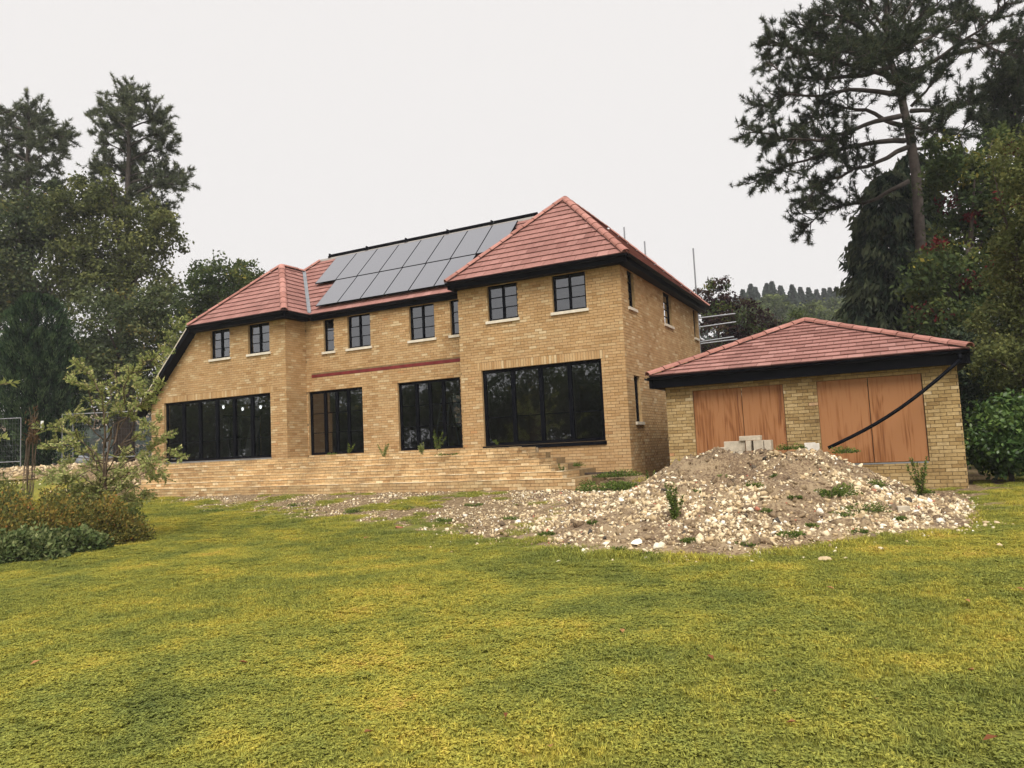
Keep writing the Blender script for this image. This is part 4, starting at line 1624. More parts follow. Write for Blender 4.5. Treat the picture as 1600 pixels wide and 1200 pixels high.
# pendant lamps and leaning boards in the rooms
M['bulb'] = mat("lamp_glass", (.9, .9, .88), .3, .02)
nt = M['bulb'].node_tree
nt.nodes["Principled BSDF"].inputs["Emission Color"].default_value = (1, .97, .92, 1)
nt.nodes["Principled BSDF"].inputs["Emission Strength"].default_value = 2.2
LN = ["leftmost", "second from the left", "third from the left", "third from the right", "second from the right", "rightmost"]
for k, (px, py, yy) in enumerate(((270, 646, 2.6), (296, 641, 2.2), (322, 640, 2.9), (349, 635, 2.0), (379, 638, 2.7), (407, 635, 2.1))):
    d_ = (px - 800) / F_PX * R2 - (py - 600) / F_PX * U2 + _f
    t = (yy - CAM[1]) / d_[1]
    q = CAM + t * d_
    e = empty("pendant_lamp", (q[0], q[1], 3.0), "white pendant bulb behind the folding doors, " + LN[k], "lamp", "pendant bulbs behind the folding doors")
    MB().tube([(q[0], q[1], 3.02), (q[0], q[1], q[2] + .06)], .012, 6).build("cord", M['black'], e)
    MB().tube([(q[0], q[1], q[2] + .07), (q[0], q[1], q[2] + .03)], [.07, .075], 8).build("lamp_holder", M['white'], e)
    MB().tube([(q[0], q[1], q[2] + .03), (q[0], q[1], q[2] - .03), (q[0], q[1], q[2] - .09)], [.028, .045, .02], 8).build("bulb", M['bulb'], e, smooth=True)
for k, (x, y, w_, lb) in enumerate(((-10.0, 2.6, .25, "pale plasterboard sheet leaning inside the left glazed door"), (-9.6, 2.5, .18, "narrow board leaning inside the left glazed door"),
                                    (-6.0, 2.4, .3, "pale board leaning inside the right glazed door"), (-16.6, 3.0, .5, "plasterboard sheet leaning deep behind the folding doors"))):
    mb = MB()
    mb.obox((x, y, zfl - .02), (w_, .0, 0), (0, .02, 0), (.12, .35, 1.5))
    tag(mb.build("leaning_board", M['plaster'], None, tone=False), lb, "board")
# a step ladder in the right glazed door
e = empty("step_ladder", (-7.2, 2.6, zfl), "step ladder standing inside the right glazed door", "ladder")
for s in (-.22, .22):
    MB().obox((-7.2 + s, 2.4, zfl - .02), (.05, 0, 0), (0, .03, 0), (-s * .3, .45, 1.7)).build("rail", M['steel'], e)
    MB().obox((-7.2 + s, 3.3, zfl - .02), (.05, 0, 0), (0, .03, 0), (-s * .3, -.42, 1.7)).build("rear_leg", M['steel'], e)
for k in range(5):
    z = .3 * (k + 1)
    MB().box(-7.4 + .02 * k, -6.98 - .02 * k, 2.4 + .45 * z / 1.7, 2.48 + .45 * z / 1.7, zfl + z, zfl + z + .025).build("tread", M['steel'], e)

# green ball left on the window sill
c = np.array((-3.06, .17, zsill + .07 + .055))
tag(obj("green_ball", IV * .055 + c, [tuple(int(q) for q in f_) for f_ in IF], M['umbel'], smooth=True, tone=[.6] * 12), "small yellow-green ball on the inner sill of the upper window", "ball")


# ------------------------------------------------------------------ plants: builders
def unit(v):
    return v / (np.linalg.norm(v, axis=-1, keepdims=True) + 1e-9)


def leaves(C, D, L, W, tone, curl=.0):
    """diamond leaves at C pointing along D (n,3), with random roll"""
    n = len(C)
    D = unit(D)
    S_ = unit(np.cross(D, rng.standard_normal((n, 3))))
    L = np.broadcast_to(np.asarray(L, float), (n,))[:, None]
    W = np.broadcast_to(np.asarray(W, float), (n,))[:, None]
    Nn = np.cross(D, S_)
    V = np.stack([C - D * L * .5, C + S_ * W * .5 - D * L * .05 + Nn * W * .12, C + D * L * .5, C - S_ * W * .5 - D * L * .05 + Nn * W * .12], 1).reshape(-1, 3)
    F = np.arange(4 * n).reshape(n, 4)
    return V, F, np.repeat(np.clip(tone, 0, 1), 4)


def cat_vft(parts):
    Vs, Fs, Ts, k = [], [], [], 0
    for V, F, T in parts:
        Vs.append(V)
        Fs.append(F + k)
        Ts.append(T)
        k += len(V)
    return np.concatenate(Vs), np.concatenate(Fs), np.concatenate(Ts)


def wood(paths, name, parent, material, n=6):
    """list of (pts, radii) as one trunk-and-limbs mesh"""
    V, F = [], []
    for pts, rad in paths:
        v, f = tube(pts, rad, n)
        k = len(V)
        V += list(v)
        F += [tuple(q + k for q in ff) for ff in f]
    return obj(name, V, F, material, parent, smooth=True)


def bez(a, b_, sag, n=5):
    a, b_ = np.array(a, float), np.array(b_, float)
    return [a + (b_ - a) * t + np.array([0, 0, sag]) * 4 * t * (1 - t) for t in np.linspace(0, 1, n)]


def broadleaf(name, label, base, blobs, material, trunk_r, clumps=220, per=70, leaf=.16, spread=.30, group=None, cat="tree", droop=.2, bark='bark',
              limbs=14, accent=None, flat=.7, shell=(.55, 1.05)):
    """blobs: (centre, radii). Clumps of leaves fill the blobs, limbs reach into them"""
    base = np.array(base, float)
    e = empty(name, base, label, cat, group)
    vol = np.array([b_[1][0] * b_[1][1] * b_[1][2] for b_ in blobs]) ** .67
    cnt = np.maximum(3, (clumps * vol / vol.sum()).astype(int))
    parts, acc, cents = [], [], []
    for (c, r), k in zip(blobs, cnt):
        c, r = np.array(c), np.array(r)
        dirs = unit(rng.standard_normal((k, 3)))
        rad = rng.uniform(shell[0] ** 2, shell[1] ** 2, k)[:, None] ** .5
        cc = c + dirs * rad * r
        cents.append(cc)
        sz = spread * r.mean() * rng.uniform(.6, 1.3, k)
        sz = np.clip(sz, .25, 1.3)
        n = k * per
        idx = np.repeat(np.arange(k), per)
        off = rng.standard_normal((n, 3)) * sz[idx][:, None] * np.array([.55, .55, .55 * flat])
        P = cc[idx] + off
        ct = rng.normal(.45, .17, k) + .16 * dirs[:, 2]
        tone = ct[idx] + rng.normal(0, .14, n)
        D = unit(rng.standard_normal((n, 3)) + dirs[idx] * .5 + np.array([0, 0, -droop]))
        L = leaf * rng.uniform(.7, 1.35, n)
        if accent is not None:
            am = (rng.uniform(0, 1, k) < accent[1])[idx]
            if am.any():
                acc.append(leaves(P[am], D[am], L[am], L[am] * .55, tone[am]))
            P, D, L, tone = P[~am], D[~am], L[~am], tone[~am]
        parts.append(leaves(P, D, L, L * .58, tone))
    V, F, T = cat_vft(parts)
    obj("crown", V, F, material, e, tone=T)
    if acc:
        V, F, T = cat_vft(acc)
        obj("coloured_foliage", V, F, M[accent[0]], e, tone=T)
    allc = np.concatenate(cents)
    cz = np.mean([b_[0] for b_ in blobs], axis=0)
    mid = base + (cz - base) * np.array([.7, .7, 1.0])
    paths = [([base, base + (mid - base) * .35 + rng.normal(0, .15, 3) * trunk_r * 3, base + (mid - base) * .7, mid], [trunk_r * 1.25, trunk_r, trunk_r * .75, trunk_r * .45])]
    for q in allc[rng.choice(len(allc), min(limbs, len(allc)), replace=False)]:
        t = np.clip((q[2] - base[2]) / max(.5, mid[2] - base[2]) * .75, .25, .95)
        s_ = base + (mid - base) * t
        paths.append((bez(s_, q, .04 * np.linalg.norm(q - s_)), list(np.linspace(trunk_r * .32, trunk_r * .07, 5))))
    wood(paths, "trunk", e, M[bark])
    return e


def blob_px(lst, depth, jitter=1.0, dz=.8):
    """blobs given as (px, py, rx_px, ry_px[, ddepth]) at a depth"""
    out = []
    for b_ in lst:
        dd = depth + (b_[4] if len(b_) > 4 else random.uniform(-jitter, jitter))
        k = dd / F_PX
        out.append((at(b_[0], b_[1], dd), np.array([b_[2] * k, (b_[2] + b_[3]) / 2 * k * dz, b_[3] * k])))
    return out


def gz(p):
    return np.array([p[0], p[1], float(ground_z(p[0], p[1]))])


def needle_tufts(C, D, L, per, tone, width=.022):
    """spiky tufts at C pointing along D"""
    k = len(C)
    n = k * per
    idx = np.repeat(np.arange(k), per)
    dirs = unit(unit(D)[idx] * .55 + rng.standard_normal((n, 3)) * .62 + np.array([0, 0, .15]))
    LL = L * rng.uniform(.6, 1.15, n)
    root = C[idx] - unit(D)[idx] * (rng.uniform(0, .9, n) * L)[:, None]
    S_ = unit(np.cross(dirs, rng.standard_normal((n, 3))))
    w_ = width * rng.uniform(.7, 1.3, n)[:, None]
    V = np.stack([root - S_ * w_, root + S_ * w_, root + dirs * LL[:, None]], 1).reshape(-1, 3)
    F = np.arange(3 * n).reshape(n, 3)
    t = (tone[idx] + rng.normal(0, .12, n)).clip(0, 1)
    return V, F, np.repeat(t, 3)


def pine(name, label, trunk, branches, r0, material, tufts=900, per=26, L=.26, twig=.9, group=None, bark='pinebark', bare=.35, width=.022, cat="pine tree"):
    """trunk: world points; branches: list of world polylines"""
    e = empty(name, trunk[0], label, cat, group)
    n = len(trunk)
    paths = [(trunk, [r0 * (1 - .82 * i / (n - 1)) for i in range(n)])]
    C, D = [], []
    tl = [sum(np.linalg.norm(np.array(b_[i + 1]) - b_[i]) for i in range(len(b_) - 1)) for b_ in branches]
    tot = sum(tl)
    for b_, ln in zip(branches, tl):
        rb = min(r0 * .42, .016 * ln + .03)
        paths.append((b_, [rb * (1 - .8 * i / (len(b_) - 1)) for i in range(len(b_))]))
        k = max(6, int(tufts * ln / tot))
        pts = np.array(b_)
        seg = np.linalg.norm(np.diff(pts, axis=0), axis=1)
        cum = np.concatenate([[0], np.cumsum(seg)])
        ntw = max(3, k // 6)
        for _ in range(ntw):
            s_ = cum[-1] * (bare + (1 - bare) * random.random() ** .75)
            i = min(len(seg) - 1, int(np.searchsorted(cum, s_)) - 1)
            i = max(0, i)
            q = pts[i] + (pts[i + 1] - pts[i]) * (s_ - cum[i]) / seg[i]
            fwd = unit(pts[i + 1] - pts[i])
            dr = unit(fwd * random.uniform(.2, 1.0) + rng.standard_normal(3) * .62 + np.array([0, 0, random.uniform(-.1, .45)]))
            ll = twig * random.uniform(.35, 1.25) * (.6 + .5 * (1 - s_ / cum[-1]) + .15)
            end = q + dr * ll
            paths.append(([q, q + dr * ll * .55 + np.array([0, 0, -.04]), end], [.022, .014, .007]))
            for j in range(6):
                tt = random.uniform(.35, 1.08)
                o_ = unit(dr + rng.standard_normal(3) * .7)
                C.append(q + dr * ll * tt + o_ * random.uniform(.0, .22))
                D.append(o_ + dr * .5 + np.array([0, 0, .35]))
    C, D = np.array(C), np.array(D)
    zr = (C[:, 2] - C[:, 2].min()) / (np.ptp(C[:, 2]) + .1)
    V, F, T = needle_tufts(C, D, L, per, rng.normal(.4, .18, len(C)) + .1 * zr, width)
    obj("crown", V, F, material, e, tone=T)
    wood(paths, "trunk", e, M[bark], 6)
    return e


def poly_px(pts, depth, d_end, z=None):
    n = len(pts)
    return [at(x, y, depth + d_end * i / (n - 1)) for i, (x, y) in enumerate(pts)]


def sub(b_, k=2):
    """subdivide a polyline with slight kinks"""
    out = [np.array(b_[0])]
    for i in range(len(b_) - 1):
        for j in range(1, k + 1):
            q = np.array(b_[i]) + (np.array(b_[i + 1]) - b_[i]) * j / k
            out.append(q + (rng.normal(0, .05, 3) if j < k else 0))
    return out


# --- the big Scots pine on the right
DP = 28.0
Z = lambda pts: [(1140 + x / 3, y / 3) for x, y in pts]
trunk = [at(1452, 690, DP)] + [at(x, y, DP) for x, y in ((1448, 560), (1440, 400), (1431, 270), (1422, 213), (1413, 173), (1403, 127), (1392, 97), (1389, 70), (1384, 20), (1392, -45), (1398, -95))]
trunk[0] = gz(trunk[0])
brs = [([(820, 660), (700, 665), (560, 690), (430, 720), (300, 765), (120, 860)], -2), ([(815, 590), (730, 565), (640, 515), (540, 505), (400, 560), (330, 620)], 2.2),
       ([(800, 545), (680, 570), (560, 620), (420, 660), (250, 650), (90, 620)], -3), ([(760, 375), (680, 335), (580, 310), (430, 280), (300, 230), (170, 180)], -2.4),
       ([(745, 320), (620, 355), (450, 370), (250, 350), (170, 290)], 2.5), ([(810, 360), (900, 320), (1000, 260), (1110, 180), (1220, 100), (1330, -20)], -2),
       ([(1000, 270), (1120, 240), (1250, 200), (1390, 180)], 1.5), ([(850, 500), (920, 430), (1000, 330), (1045, 290)], -1),
       ([(835, 690), (740, 740), (650, 780), (520, 830), (420, 850), (350, 960)], -1.5), ([(840, 850), (740, 900), (640, 950), (520, 965), (420, 1000), (345, 1075)], 1),
       ([(750, 240), (640, 160), (540, 90), (440, 70)], -2), ([(750, 240), (680, 120), (600, 40), (540, -20)], 2), ([(760, 250), (850, 120), (950, 40), (1050, -40)], -1.5),
       ([(770, 260), (880, 200), (1000, 140), (1120, 60)], 2.5), ([(850, 520), (950, 520), (1060, 490), (1130, 480)], 1.5), ([(755, 230), (740, 100), (760, -60)], 0),
       ([(740, 180), (820, 60), (930, -60)], 1), ([(735, 150), (640, 20), (560, -100)], -1), ([(790, 440), (700, 430), (560, 420), (430, 450), (280, 440), (140, 510)], 1.0),
       ([(860, 700), (960, 690), (1050, 640), (1120, 560)], -1.5), ([(880, 830), (980, 790), (1060, 760)], 1), ([(780, 330), (640, 260), (460, 210), (380, 150)], 0.5),
       ([(745, 200), (560, 180), (400, 150), (330, 110)], -1.2), ([(1110, 180), (1200, 210), (1330, 260), (1380, 300)], -1), ([(760, 270), (720, 240), (690, 260), (650, 250)], -4), ([(790, 400), (830, 380), (850, 400)], -4), ([(750, 180), (800, 160), (850, 190)], -4),
       ([(760, 250), (700, 200), (560, 240), (470, 260)], -3), ([(820, 560), (860, 600), (930, 610), (1000, 600)], -3)]
branches = [sub(poly_px(Z(p), DP, dd), 2) for p, dd in brs]
pine("scots_pine", "tall Scots pine with wide flat branches rising behind the garage", trunk, branches, .25, M['pine'], tufts=6800, per=32, L=.19, twig=1.1, bare=.3, width=.0115)


def auto_pine(name, label, px, py_top, py_base, depth, prof, r0, material, tufts, nbr, **kw):
    """prof: list of (py, left_px, right_px) crown half-widths"""
    top, bs = at(px, py_top, depth), gz(at(px, py_base, depth))
    tr = [bs + (top - bs) * t + rng.normal(0, .06, 3) * (0 < t < 1) for t in np.linspace(0, 1, 8)]
    br = []
    for i in range(nbr):
        py = np.interp(i / (nbr - 1), [0, 1], [prof[0][0], prof[-1][0]]) + random.uniform(-6, 6)
        l = np.interp(py, [p[0] for p in prof], [p[1] for p in prof])
        r_ = np.interp(py, [p[0] for p in prof], [p[2] for p in prof])
        s = at(px + (py - py_top) * .0, py + 12, depth)
        side = i % 3
        if side == 0:
            q = at(px - l * random.uniform(.55, 1.15), py + random.uniform(-14, 6), depth + random.uniform(-1.5, 1.5))
        elif side == 1:
            q = at(px + r_ * random.uniform(.55, 1.15), py + random.uniform(-14, 6), depth + random.uniform(-1.5, 1.5))
        else:
            q = at(px + random.uniform(-.4, .4) * (l + r_) / 2, py, depth + random.choice((-1, 1)) * (l + r_) / 2 * depth / F_PX * .8)
        br.append(bez(s, q, .08 * np.linalg.norm(q - s), 6))
    br.append([tr[-2], tr[-1] + np.array([0, 0, .2])])
    return pine(name, label, tr, br, r0, material, tufts=tufts, **kw)


auto_pine("scots_pine", "spindly pine with an open crown, second from the left picture edge", 200, 146, 640, 44,
          [(148, 25, 20), (165, 45, 30), (190, 45, 55), (215, 45, 70), (240, 80, 65), (275, 70, 85), (310, 55, 70), (350, 20, 55)], .40, M['pine_far'], 3500, 30, L=.27, per=24, twig=1.25, bare=.34, width=.019)
auto_pine("scots_pine", "dark pine cut by the left picture edge", 45, 172, 640, 46,
          [(176, 35, 25), (190, 60, 40), (225, 60, 65), (255, 60, 60), (300, 60, 40), (350, 50, 30)], .40, M['pine_far'], 3300, 27, L=.27, per=24, twig=1.25, bare=.34, width=.019)
auto_pine("scots_pine", "dark pine top at the right picture edge beyond the maple", 1590, 95, 640, 32,
          [(105, 12, 12), (140, 40, 30), (180, 55, 40), (230, 60, 40)], .34, M['pine'], 1500, 24, L=.3, per=20, twig=1.1, bare=.15, width=.026)

# --- conifers
def spray_tree(name, label, blobs, base, material, n=26000, L=.34, W=.09, group=None, down=False, trunk_r=.2, ridges=14, cat="conifer"):
    e = empty(name, base, label, cat, group)
    vol = np.array([b_[1][0] * b_[1][2] for b_ in blobs])
    parts = []
    for (c, r), k in zip(blobs, (n * vol / vol.sum()).astype(int)):
        th = rng.uniform(0, 6.283, k)
        u = rng.uniform(-1, 1, k)
        lump_ = 1 + .13 * np.sin(th * ridges + 3 * np.sin(u * 7)) + .10 * np.sin(u * 19 + th * 3)
        rr = np.sqrt(np.clip(1 - u * u, 0, 1)) ** .8 * lump_ * rng.uniform(.72, 1.03, k)
        P = np.stack([np.cos(th) * rr * r[0], np.sin(th) * rr * r[1], u * r[2]], 1) + c
        out = np.stack([np.cos(th), np.sin(th), np.zeros(k)], 1)
        D = out * .55 + rng.standard_normal((k, 3)) * .35 + np.array([0, 0, -.8 if down else 1.0])
        tone = .45 + 2.6 * (lump_ - 1) + rng.normal(0, .16, k)
        LL = L * rng.uniform(.6, 1.3, k)
        parts.append(leaves(P, D, LL, W * rng.uniform(.7, 1.3, k), tone))
    V, F, T = cat_vft(parts)
    obj("crown", V, F, material, e, tone=T)
    top = max(b_[0][2] for b_ in blobs)
    wood([([np.array(base), np.array([base[0], base[1], top])], [trunk_r, trunk_r * .4])], "trunk", e, M['bark'], 7)
    return e


D1 = 33
spray_tree("cypress", "dense dark green cypress with a rounded top at the left picture edge", blob_px([(62, 580, 26, 122, 0), (40, 635, 19, 118, 0), (84, 640, 15, 122, 0)], D1), gz(at(60, 725, D1)), M['cypress'], 46000, .21, .05)
D2 = 26
spray_tree("drooping_conifer", "dark drooping conifer growing close round the big pine trunk", blob_px([(1405, 420, 62, 150, 0), (1390, 480, 62, 150, .6), (1432, 330, 34, 90, .4), (1375, 560, 60, 120, 0), (1450, 520, 60, 170, .5)], D2 + 4),
           gz(at(1405, 690, D2 + 4)), M['dark'], 34000, .42, .12, down=True, ridges=9)

# --- broadleaved trees
broadleaf("oak_tree", "broad dark oak below the pines at far left", gz(at(60, 700, 42)), blob_px([(20, 360, 70, 55), (80, 340, 65, 50), (60, 420, 90, 70), (-20, 430, 60, 90), (20, 520, 60, 80)], 42), M['oak'], .4, 330, 75, .22)
broadleaf("oak_tree", "olive-green oak under the spindly pine", gz(at(190, 690, 41)), blob_px([(150, 300, 45, 34), (120, 330, 55, 45), (200, 345, 60, 40), (180, 400, 75, 50), (250, 380, 38, 40), (262, 350, 24, 22), (130, 420, 60, 60), (215, 460, 60, 60)], 41), M['olive'], .4, 330, 75, .2)
broadleaf("ash_tree", "dark tangled tree behind the left end of the house", gz(at(190, 710, 36)), blob_px([(150, 520, 60, 75), (205, 510, 60, 70), (175, 600, 75, 70), (235, 560, 45, 60), (255, 480, 42, 45), (110, 580, 40, 80)], 36), M['oak'], .3, 330, 75, .17)
broadleaf("field_maple", "green tree with a domed crown behind the left wing roof", gz(at(345, 650, 38)), blob_px([(345, 440, 52, 36), (385, 432, 26, 30), (315, 470, 40, 40), (290, 520, 26, 40), (360, 490, 60, 40)], 38), M['mid'], .28, 210, 70, .17)
broadleaf("golden_shrub", "yellow-leaved shrub peeping beside the left wing verge", gz(at(275, 620, 31)), blob_px([(282, 502, 17, 16), (270, 540, 18, 24), (268, 580, 18, 40)], 31, .3), M['sapling'], .08, 46, 40, .12, cat="shrub")
broadleaf("copper_plum", "purple-leaved plum tree between the house and garage roof", gz(at(1150, 640, 36)), blob_px([(1118, 470, 32, 34), (1160, 500, 45, 38), (1185, 535, 55, 30), (1120, 530, 35, 45), (1098, 470, 22, 24)], 36), M['copper'], .2, 170, 65, .15, accent=('mid', .28))
broadleaf("hedge_tree", "dark green tree behind the scaffold tubes", gz(at(1120, 640, 40)), blob_px([(1110, 575, 50, 40), (1150, 570, 60, 40), (1210, 560, 50, 40), (1245, 520, 35, 32)], 40), M['mid'], .2, 150, 60, .17)
broadleaf("sycamore", "tall sycamore with a few red-tinged sprays right of the drooping conifer", gz(at(1530, 680, 24)), blob_px([(1500, 300, 55, 60), (1550, 260, 55, 60), (1590, 330, 60, 80), (1520, 400, 70, 80), (1480, 470, 60, 90), (1560, 460, 60, 80), (1500, 560, 60, 60), (1470, 250, 25, 40)], 24), M['mid'], .3, 420, 80, .15, accent=('crimson', .045))
broadleaf("lime_tree", "olive-green leafy tree filling the right picture edge over the garage corner", gz(at(1625, 740, 16.2)), blob_px([(1600, 250, 45, 55), (1605, 340, 50, 60), (1590, 430, 48, 60), (1580, 500, 52, 50), (1570, 560, 50, 45), (1600, 600, 48, 55), (1640, 450, 55, 140)], 16.2, .5), M['olive'], .16, 330, 75, .085, droop=.5)
broadleaf("dark_holly", "dark holly tree in the shade behind the garage's right corner", gz(at(1545, 715, 21)), blob_px([(1535, 600, 42, 80), (1560, 650, 45, 70), (1500, 560, 30, 40)], 21, .4), M['dark'], .14, 190, 70, .11)
broadleaf("laurel_bush", "glossy bright green laurel bush right of the garage", gz(at(1580, 742, 15.6)), blob_px([(1560, 680, 38, 40), (1590, 655, 40, 38), (1600, 700, 45, 35), (1545, 700, 28, 28), (1575, 715, 40, 22), (1535, 645, 14, 12)], 15.6, .4), M['laurel'], .05, 210, 42, .105, cat="bush", spread=.34, droop=.5)

# --- far wood on the hill
HC = []
cone = []
for t in range(18):
    z0 = t / 18
    k = 46
    th = rng.uniform(0, 6.283, k)
    rr = (1 - z0) ** .9 * .24 * rng.uniform(.2, 1.1, k)
    P = np.stack([np.cos(th) * rr, np.sin(th) * rr, np.full(k, z0 * .9 + .08) + rng.uniform(-.02, .03, k)], 1)
    D = np.stack([np.cos(th), np.sin(th), np.full(k, -.5)], 1)
    cone.append(leaves(P, D, .15 * (1 - .6 * z0), .09 * (1 - .4 * z0), rng.normal(.5, .25, k)))
V, F, T = cat_vft(cone)
tv, tf = tube([(0, 0, 0), (0, 0, .97)], [.02, .004], 5)
hill_me = make_mesh("crown", V, F, M['hillconifer'], T)
trunk_me = make_mesh("trunk", tv, tf, M['bark'])


def hill_conifer(px, py_top, depth, h):
    p = at(px, py_top, depth)
    e = empty("hill_conifer", (p[0], p[1], p[2] - h), "hazy dark conifer in the far wood on the hill", "conifer", "conifers in the far hill wood")
    for nm, me in (("crown", hill_me), ("trunk", trunk_me)):
        ob = bpy.data.objects.new(nm, me)
        ob.parent = e
        ob.scale = (h * 1.1, h * 1.1, h)
        COL.objects.link(ob)
    e.rotation_euler = (0, 0, random.uniform(0, 6))


for px, py in ((1160, 450), (1172, 441), (1180, 446), (1197, 440), (1205, 437), (1219, 444), (1237, 442), (1250, 446), (1263, 447), (1275, 450), (1287, 448), (1296, 447), (1306, 446),
               (1316, 449), (1326, 445), (1338, 448), (1350, 446), (1149, 462), (1190, 462), (1228, 462), (1243, 470), (1270, 468), (1300, 470), (1320, 474), (1345, 470), (1168, 470)):
    hill_conifer(px, py, random.uniform(150, 168) if py < 455 else random.uniform(135, 148), random.uniform(11, 14))
for k, (b_, dd, lb) in enumerate((([(1210, 480, 26, 20), (1225, 498, 34, 26)], 120, "pale green rounded tree on the hill, left one"), ([(1265, 500, 34, 24), (1240, 520, 30, 25)], 105, "pale green rounded tree on the hill, middle one"),
                                  ([(1310, 515, 38, 30), (1335, 512, 30, 30)], 110, "grey-green rounded tree on the hill beside the drooping conifer"),
                                  ([(1290, 488, 34, 20), (1330, 488, 30, 20)], 128, "grey-green rounded tree just under the hill conifers"), ([(1170, 500, 30, 26)], 100, "green rounded tree on the hill behind the plum"))):
    p = at(b_[0][0], b_[0][1] + 60, dd)
    broadleaf("hill_tree", lb, gz(p), blob_px(b_, dd, 3), M['hilloak'], .3, 90, 50, .5, group="rounded trees on the hill")
n = 9000
pxs = rng.uniform(-500, 2100, n)
dd = rng.uniform(110, 190, n)
P = np.array([at(a_, 620, d_) for a_, d_ in zip(pxs, dd)])
P[:, 2] = ground_z(P[:, 0], P[:, 1]) + rng.uniform(0, 5, n)
V, F, T = leaves(P, rng.standard_normal((n, 3)), rng.uniform(1.2, 2.6, n), rng.uniform(.8, 1.6, n), rng.normal(.4, .2, n))
tag(obj("far_wood", V, F, M['hillconifer'], None, tone=T), "dim mass of woodland covering the far hillside", "wood", kind="stuff")

# --- trees across the lawn, seen mirrored in the windows
far = [(-16, -47), (-27, -47), (-34, -42), (-40, -33), (-46, -25), (-52, -17), (-6, -52), (-33, -55), (-44, -44), (-56, -30), (-22, -44), (-24, -57), (-30, -38), (-38, -50), (-50, -36)]
proto = broadleaf("garden_tree", "leafy tree across the lawn mirrored in the lower windows", (-16, -47, -.9),
                  [((-16, -47, 6.5), (3.6, 3.6, 4.2)), ((-14, -46, 4), (3, 3, 3)), ((-18.5, -47.5, 4), (3, 3, 3)), ((-16, -47, 2.4), (4.2, 3, 2.4))], M['mid'], .3, 150, 55, .38, group="trees across the lawn")
for (x, y) in far[1:] + [(15, 6), (20, 1), (18, 14), (25, 8)]:
    c = proto.copy()
    COL.objects.link(c)
    c.location = (x, y, -.9)
    s_ = random.uniform(.85, 1.1)
    c.scale = (s_, s_, s_ * random.uniform(.85, 1.1))
    c.rotation_euler = (0, 0, random.uniform(0, 6))
    if y > 0:
        c["label"] = "leafy tree standing beyond the laurel past the right picture edge"
        c["group"] = "trees beyond the laurel"
    for ch in proto.children:
        k = ch.copy()
        COL.objects.link(k)
        k.parent = c

# --- young tree and plants in the flower bed at left
DS = 14.0
sap = empty("young_tree", gz(at(165, 815, DS)), "young pinnate-leaved tree with arching pale stems in the left flower bed", "young tree")
root = ORG[sap]
stems = [[(165, 800), (162, 740), (165, 680), (160, 620), (140, 585), (118, 568)], [(166, 780), (170, 700), (176, 640), (200, 590), (225, 565), (256, 550)], [(166, 760), (180, 690), (205, 640), (235, 610), (252, 598)],
         [(164, 770), (150, 720), (115, 690), (75, 700)], [(166, 760), (200, 720), (245, 712), (282, 718)], [(165, 750), (140, 700), (100, 672), (62, 668)], [(166, 740), (195, 690), (225, 660), (252, 655)],
         [(163, 700), (150, 650), (135, 600), (108, 590)], [(166, 770), (205, 745), (240, 740), (262, 748)], [(164, 780), (130, 745), (95, 735), (60, 740)], [(165, 700), (165, 640), (178, 600), (182, 575)],
         [(168, 720), (205, 675), (218, 630), (240, 625)], [(160, 720), (120, 715), (98, 725)], [(165, 690), (190, 655), (180, 625)], [(166, 735), (225, 700), (255, 690)], [(165, 745), (120, 700), (85, 690)], [(165, 720), (205, 700), (232, 722), (250, 735)], [(165, 760), (140, 735), (110, 745), (88, 760)], [(166, 700), (140, 665), (122, 640)],
         [(166, 690), (200, 650), (215, 615), (212, 590)], [(167, 750), (215, 728), (270, 705)], [(165, 735), (185, 700), (228, 680), (262, 680)], [(164, 725), (130, 690), (110, 650)]]
low0 = len(stems)
stems += [[(164, 790), (150, 770), (125, 762), (100, 772)], [(166, 790), (185, 765), (215, 760), (240, 772)], [(165, 780), (155, 745), (130, 728)], [(166, 780), (190, 745), (215, 735)], [(165, 785), (170, 755), (190, 730)],
          [(164, 785), (140, 775), (115, 790)], [(166, 785), (195, 775), (222, 785)], [(165, 775), (160, 735), (148, 700)], [(165, 770), (178, 735), (196, 705)], [(164, 770), (135, 750), (105, 752), (82, 742)]]
paths, C, D, LL = [], [], [], []
for i, s_ in enumerate(stems):
    de = random.uniform(-.7, .7)
    pts = sub(poly_px(s_, DS, de), 3)
    if i == 0:
        pts[0] = root
    paths.append((pts, list(np.linspace(.022 if i < 3 else .012, .004, len(pts)))))
    P = np.array(pts)
    for j in range(len(P) - 1):
        t0 = j / (len(P) - 1)
        if t0 < (.36 if i < low0 else .1):
            continue
        for _ in range(4):                               # one compound leaf
            q = P[j] + (P[j + 1] - P[j]) * random.random()
            ax = unit(unit(P[j + 1] - P[j]) * .7 + rng.standard_normal(3) * .55 + np.array([0, 0, .1]))
            ln = random.uniform(.10, .22)
            sd_ = unit(np.cross(ax, rng.standard_normal(3)))
            paths.append(([q, q + ax * ln], [.003, .002]))
            for k in range(7):
                for sg in (-1, 1):
                    r_ = q + ax * ln * (k + 1) / 7
                    dr = unit(sd_ * sg + ax * .5 + np.array([0, 0, -.15]))
                    C.append(r_ + dr * .035)
                    D.append(dr)
V, F, T = leaves(np.array(C), np.array(D), .070, .028, rng.normal(.72, .25, len(C)))
obj("foliage", V, F, M['sapling'], sap, tone=T)
wood(paths, "stem", sap, M['twig'], 5)


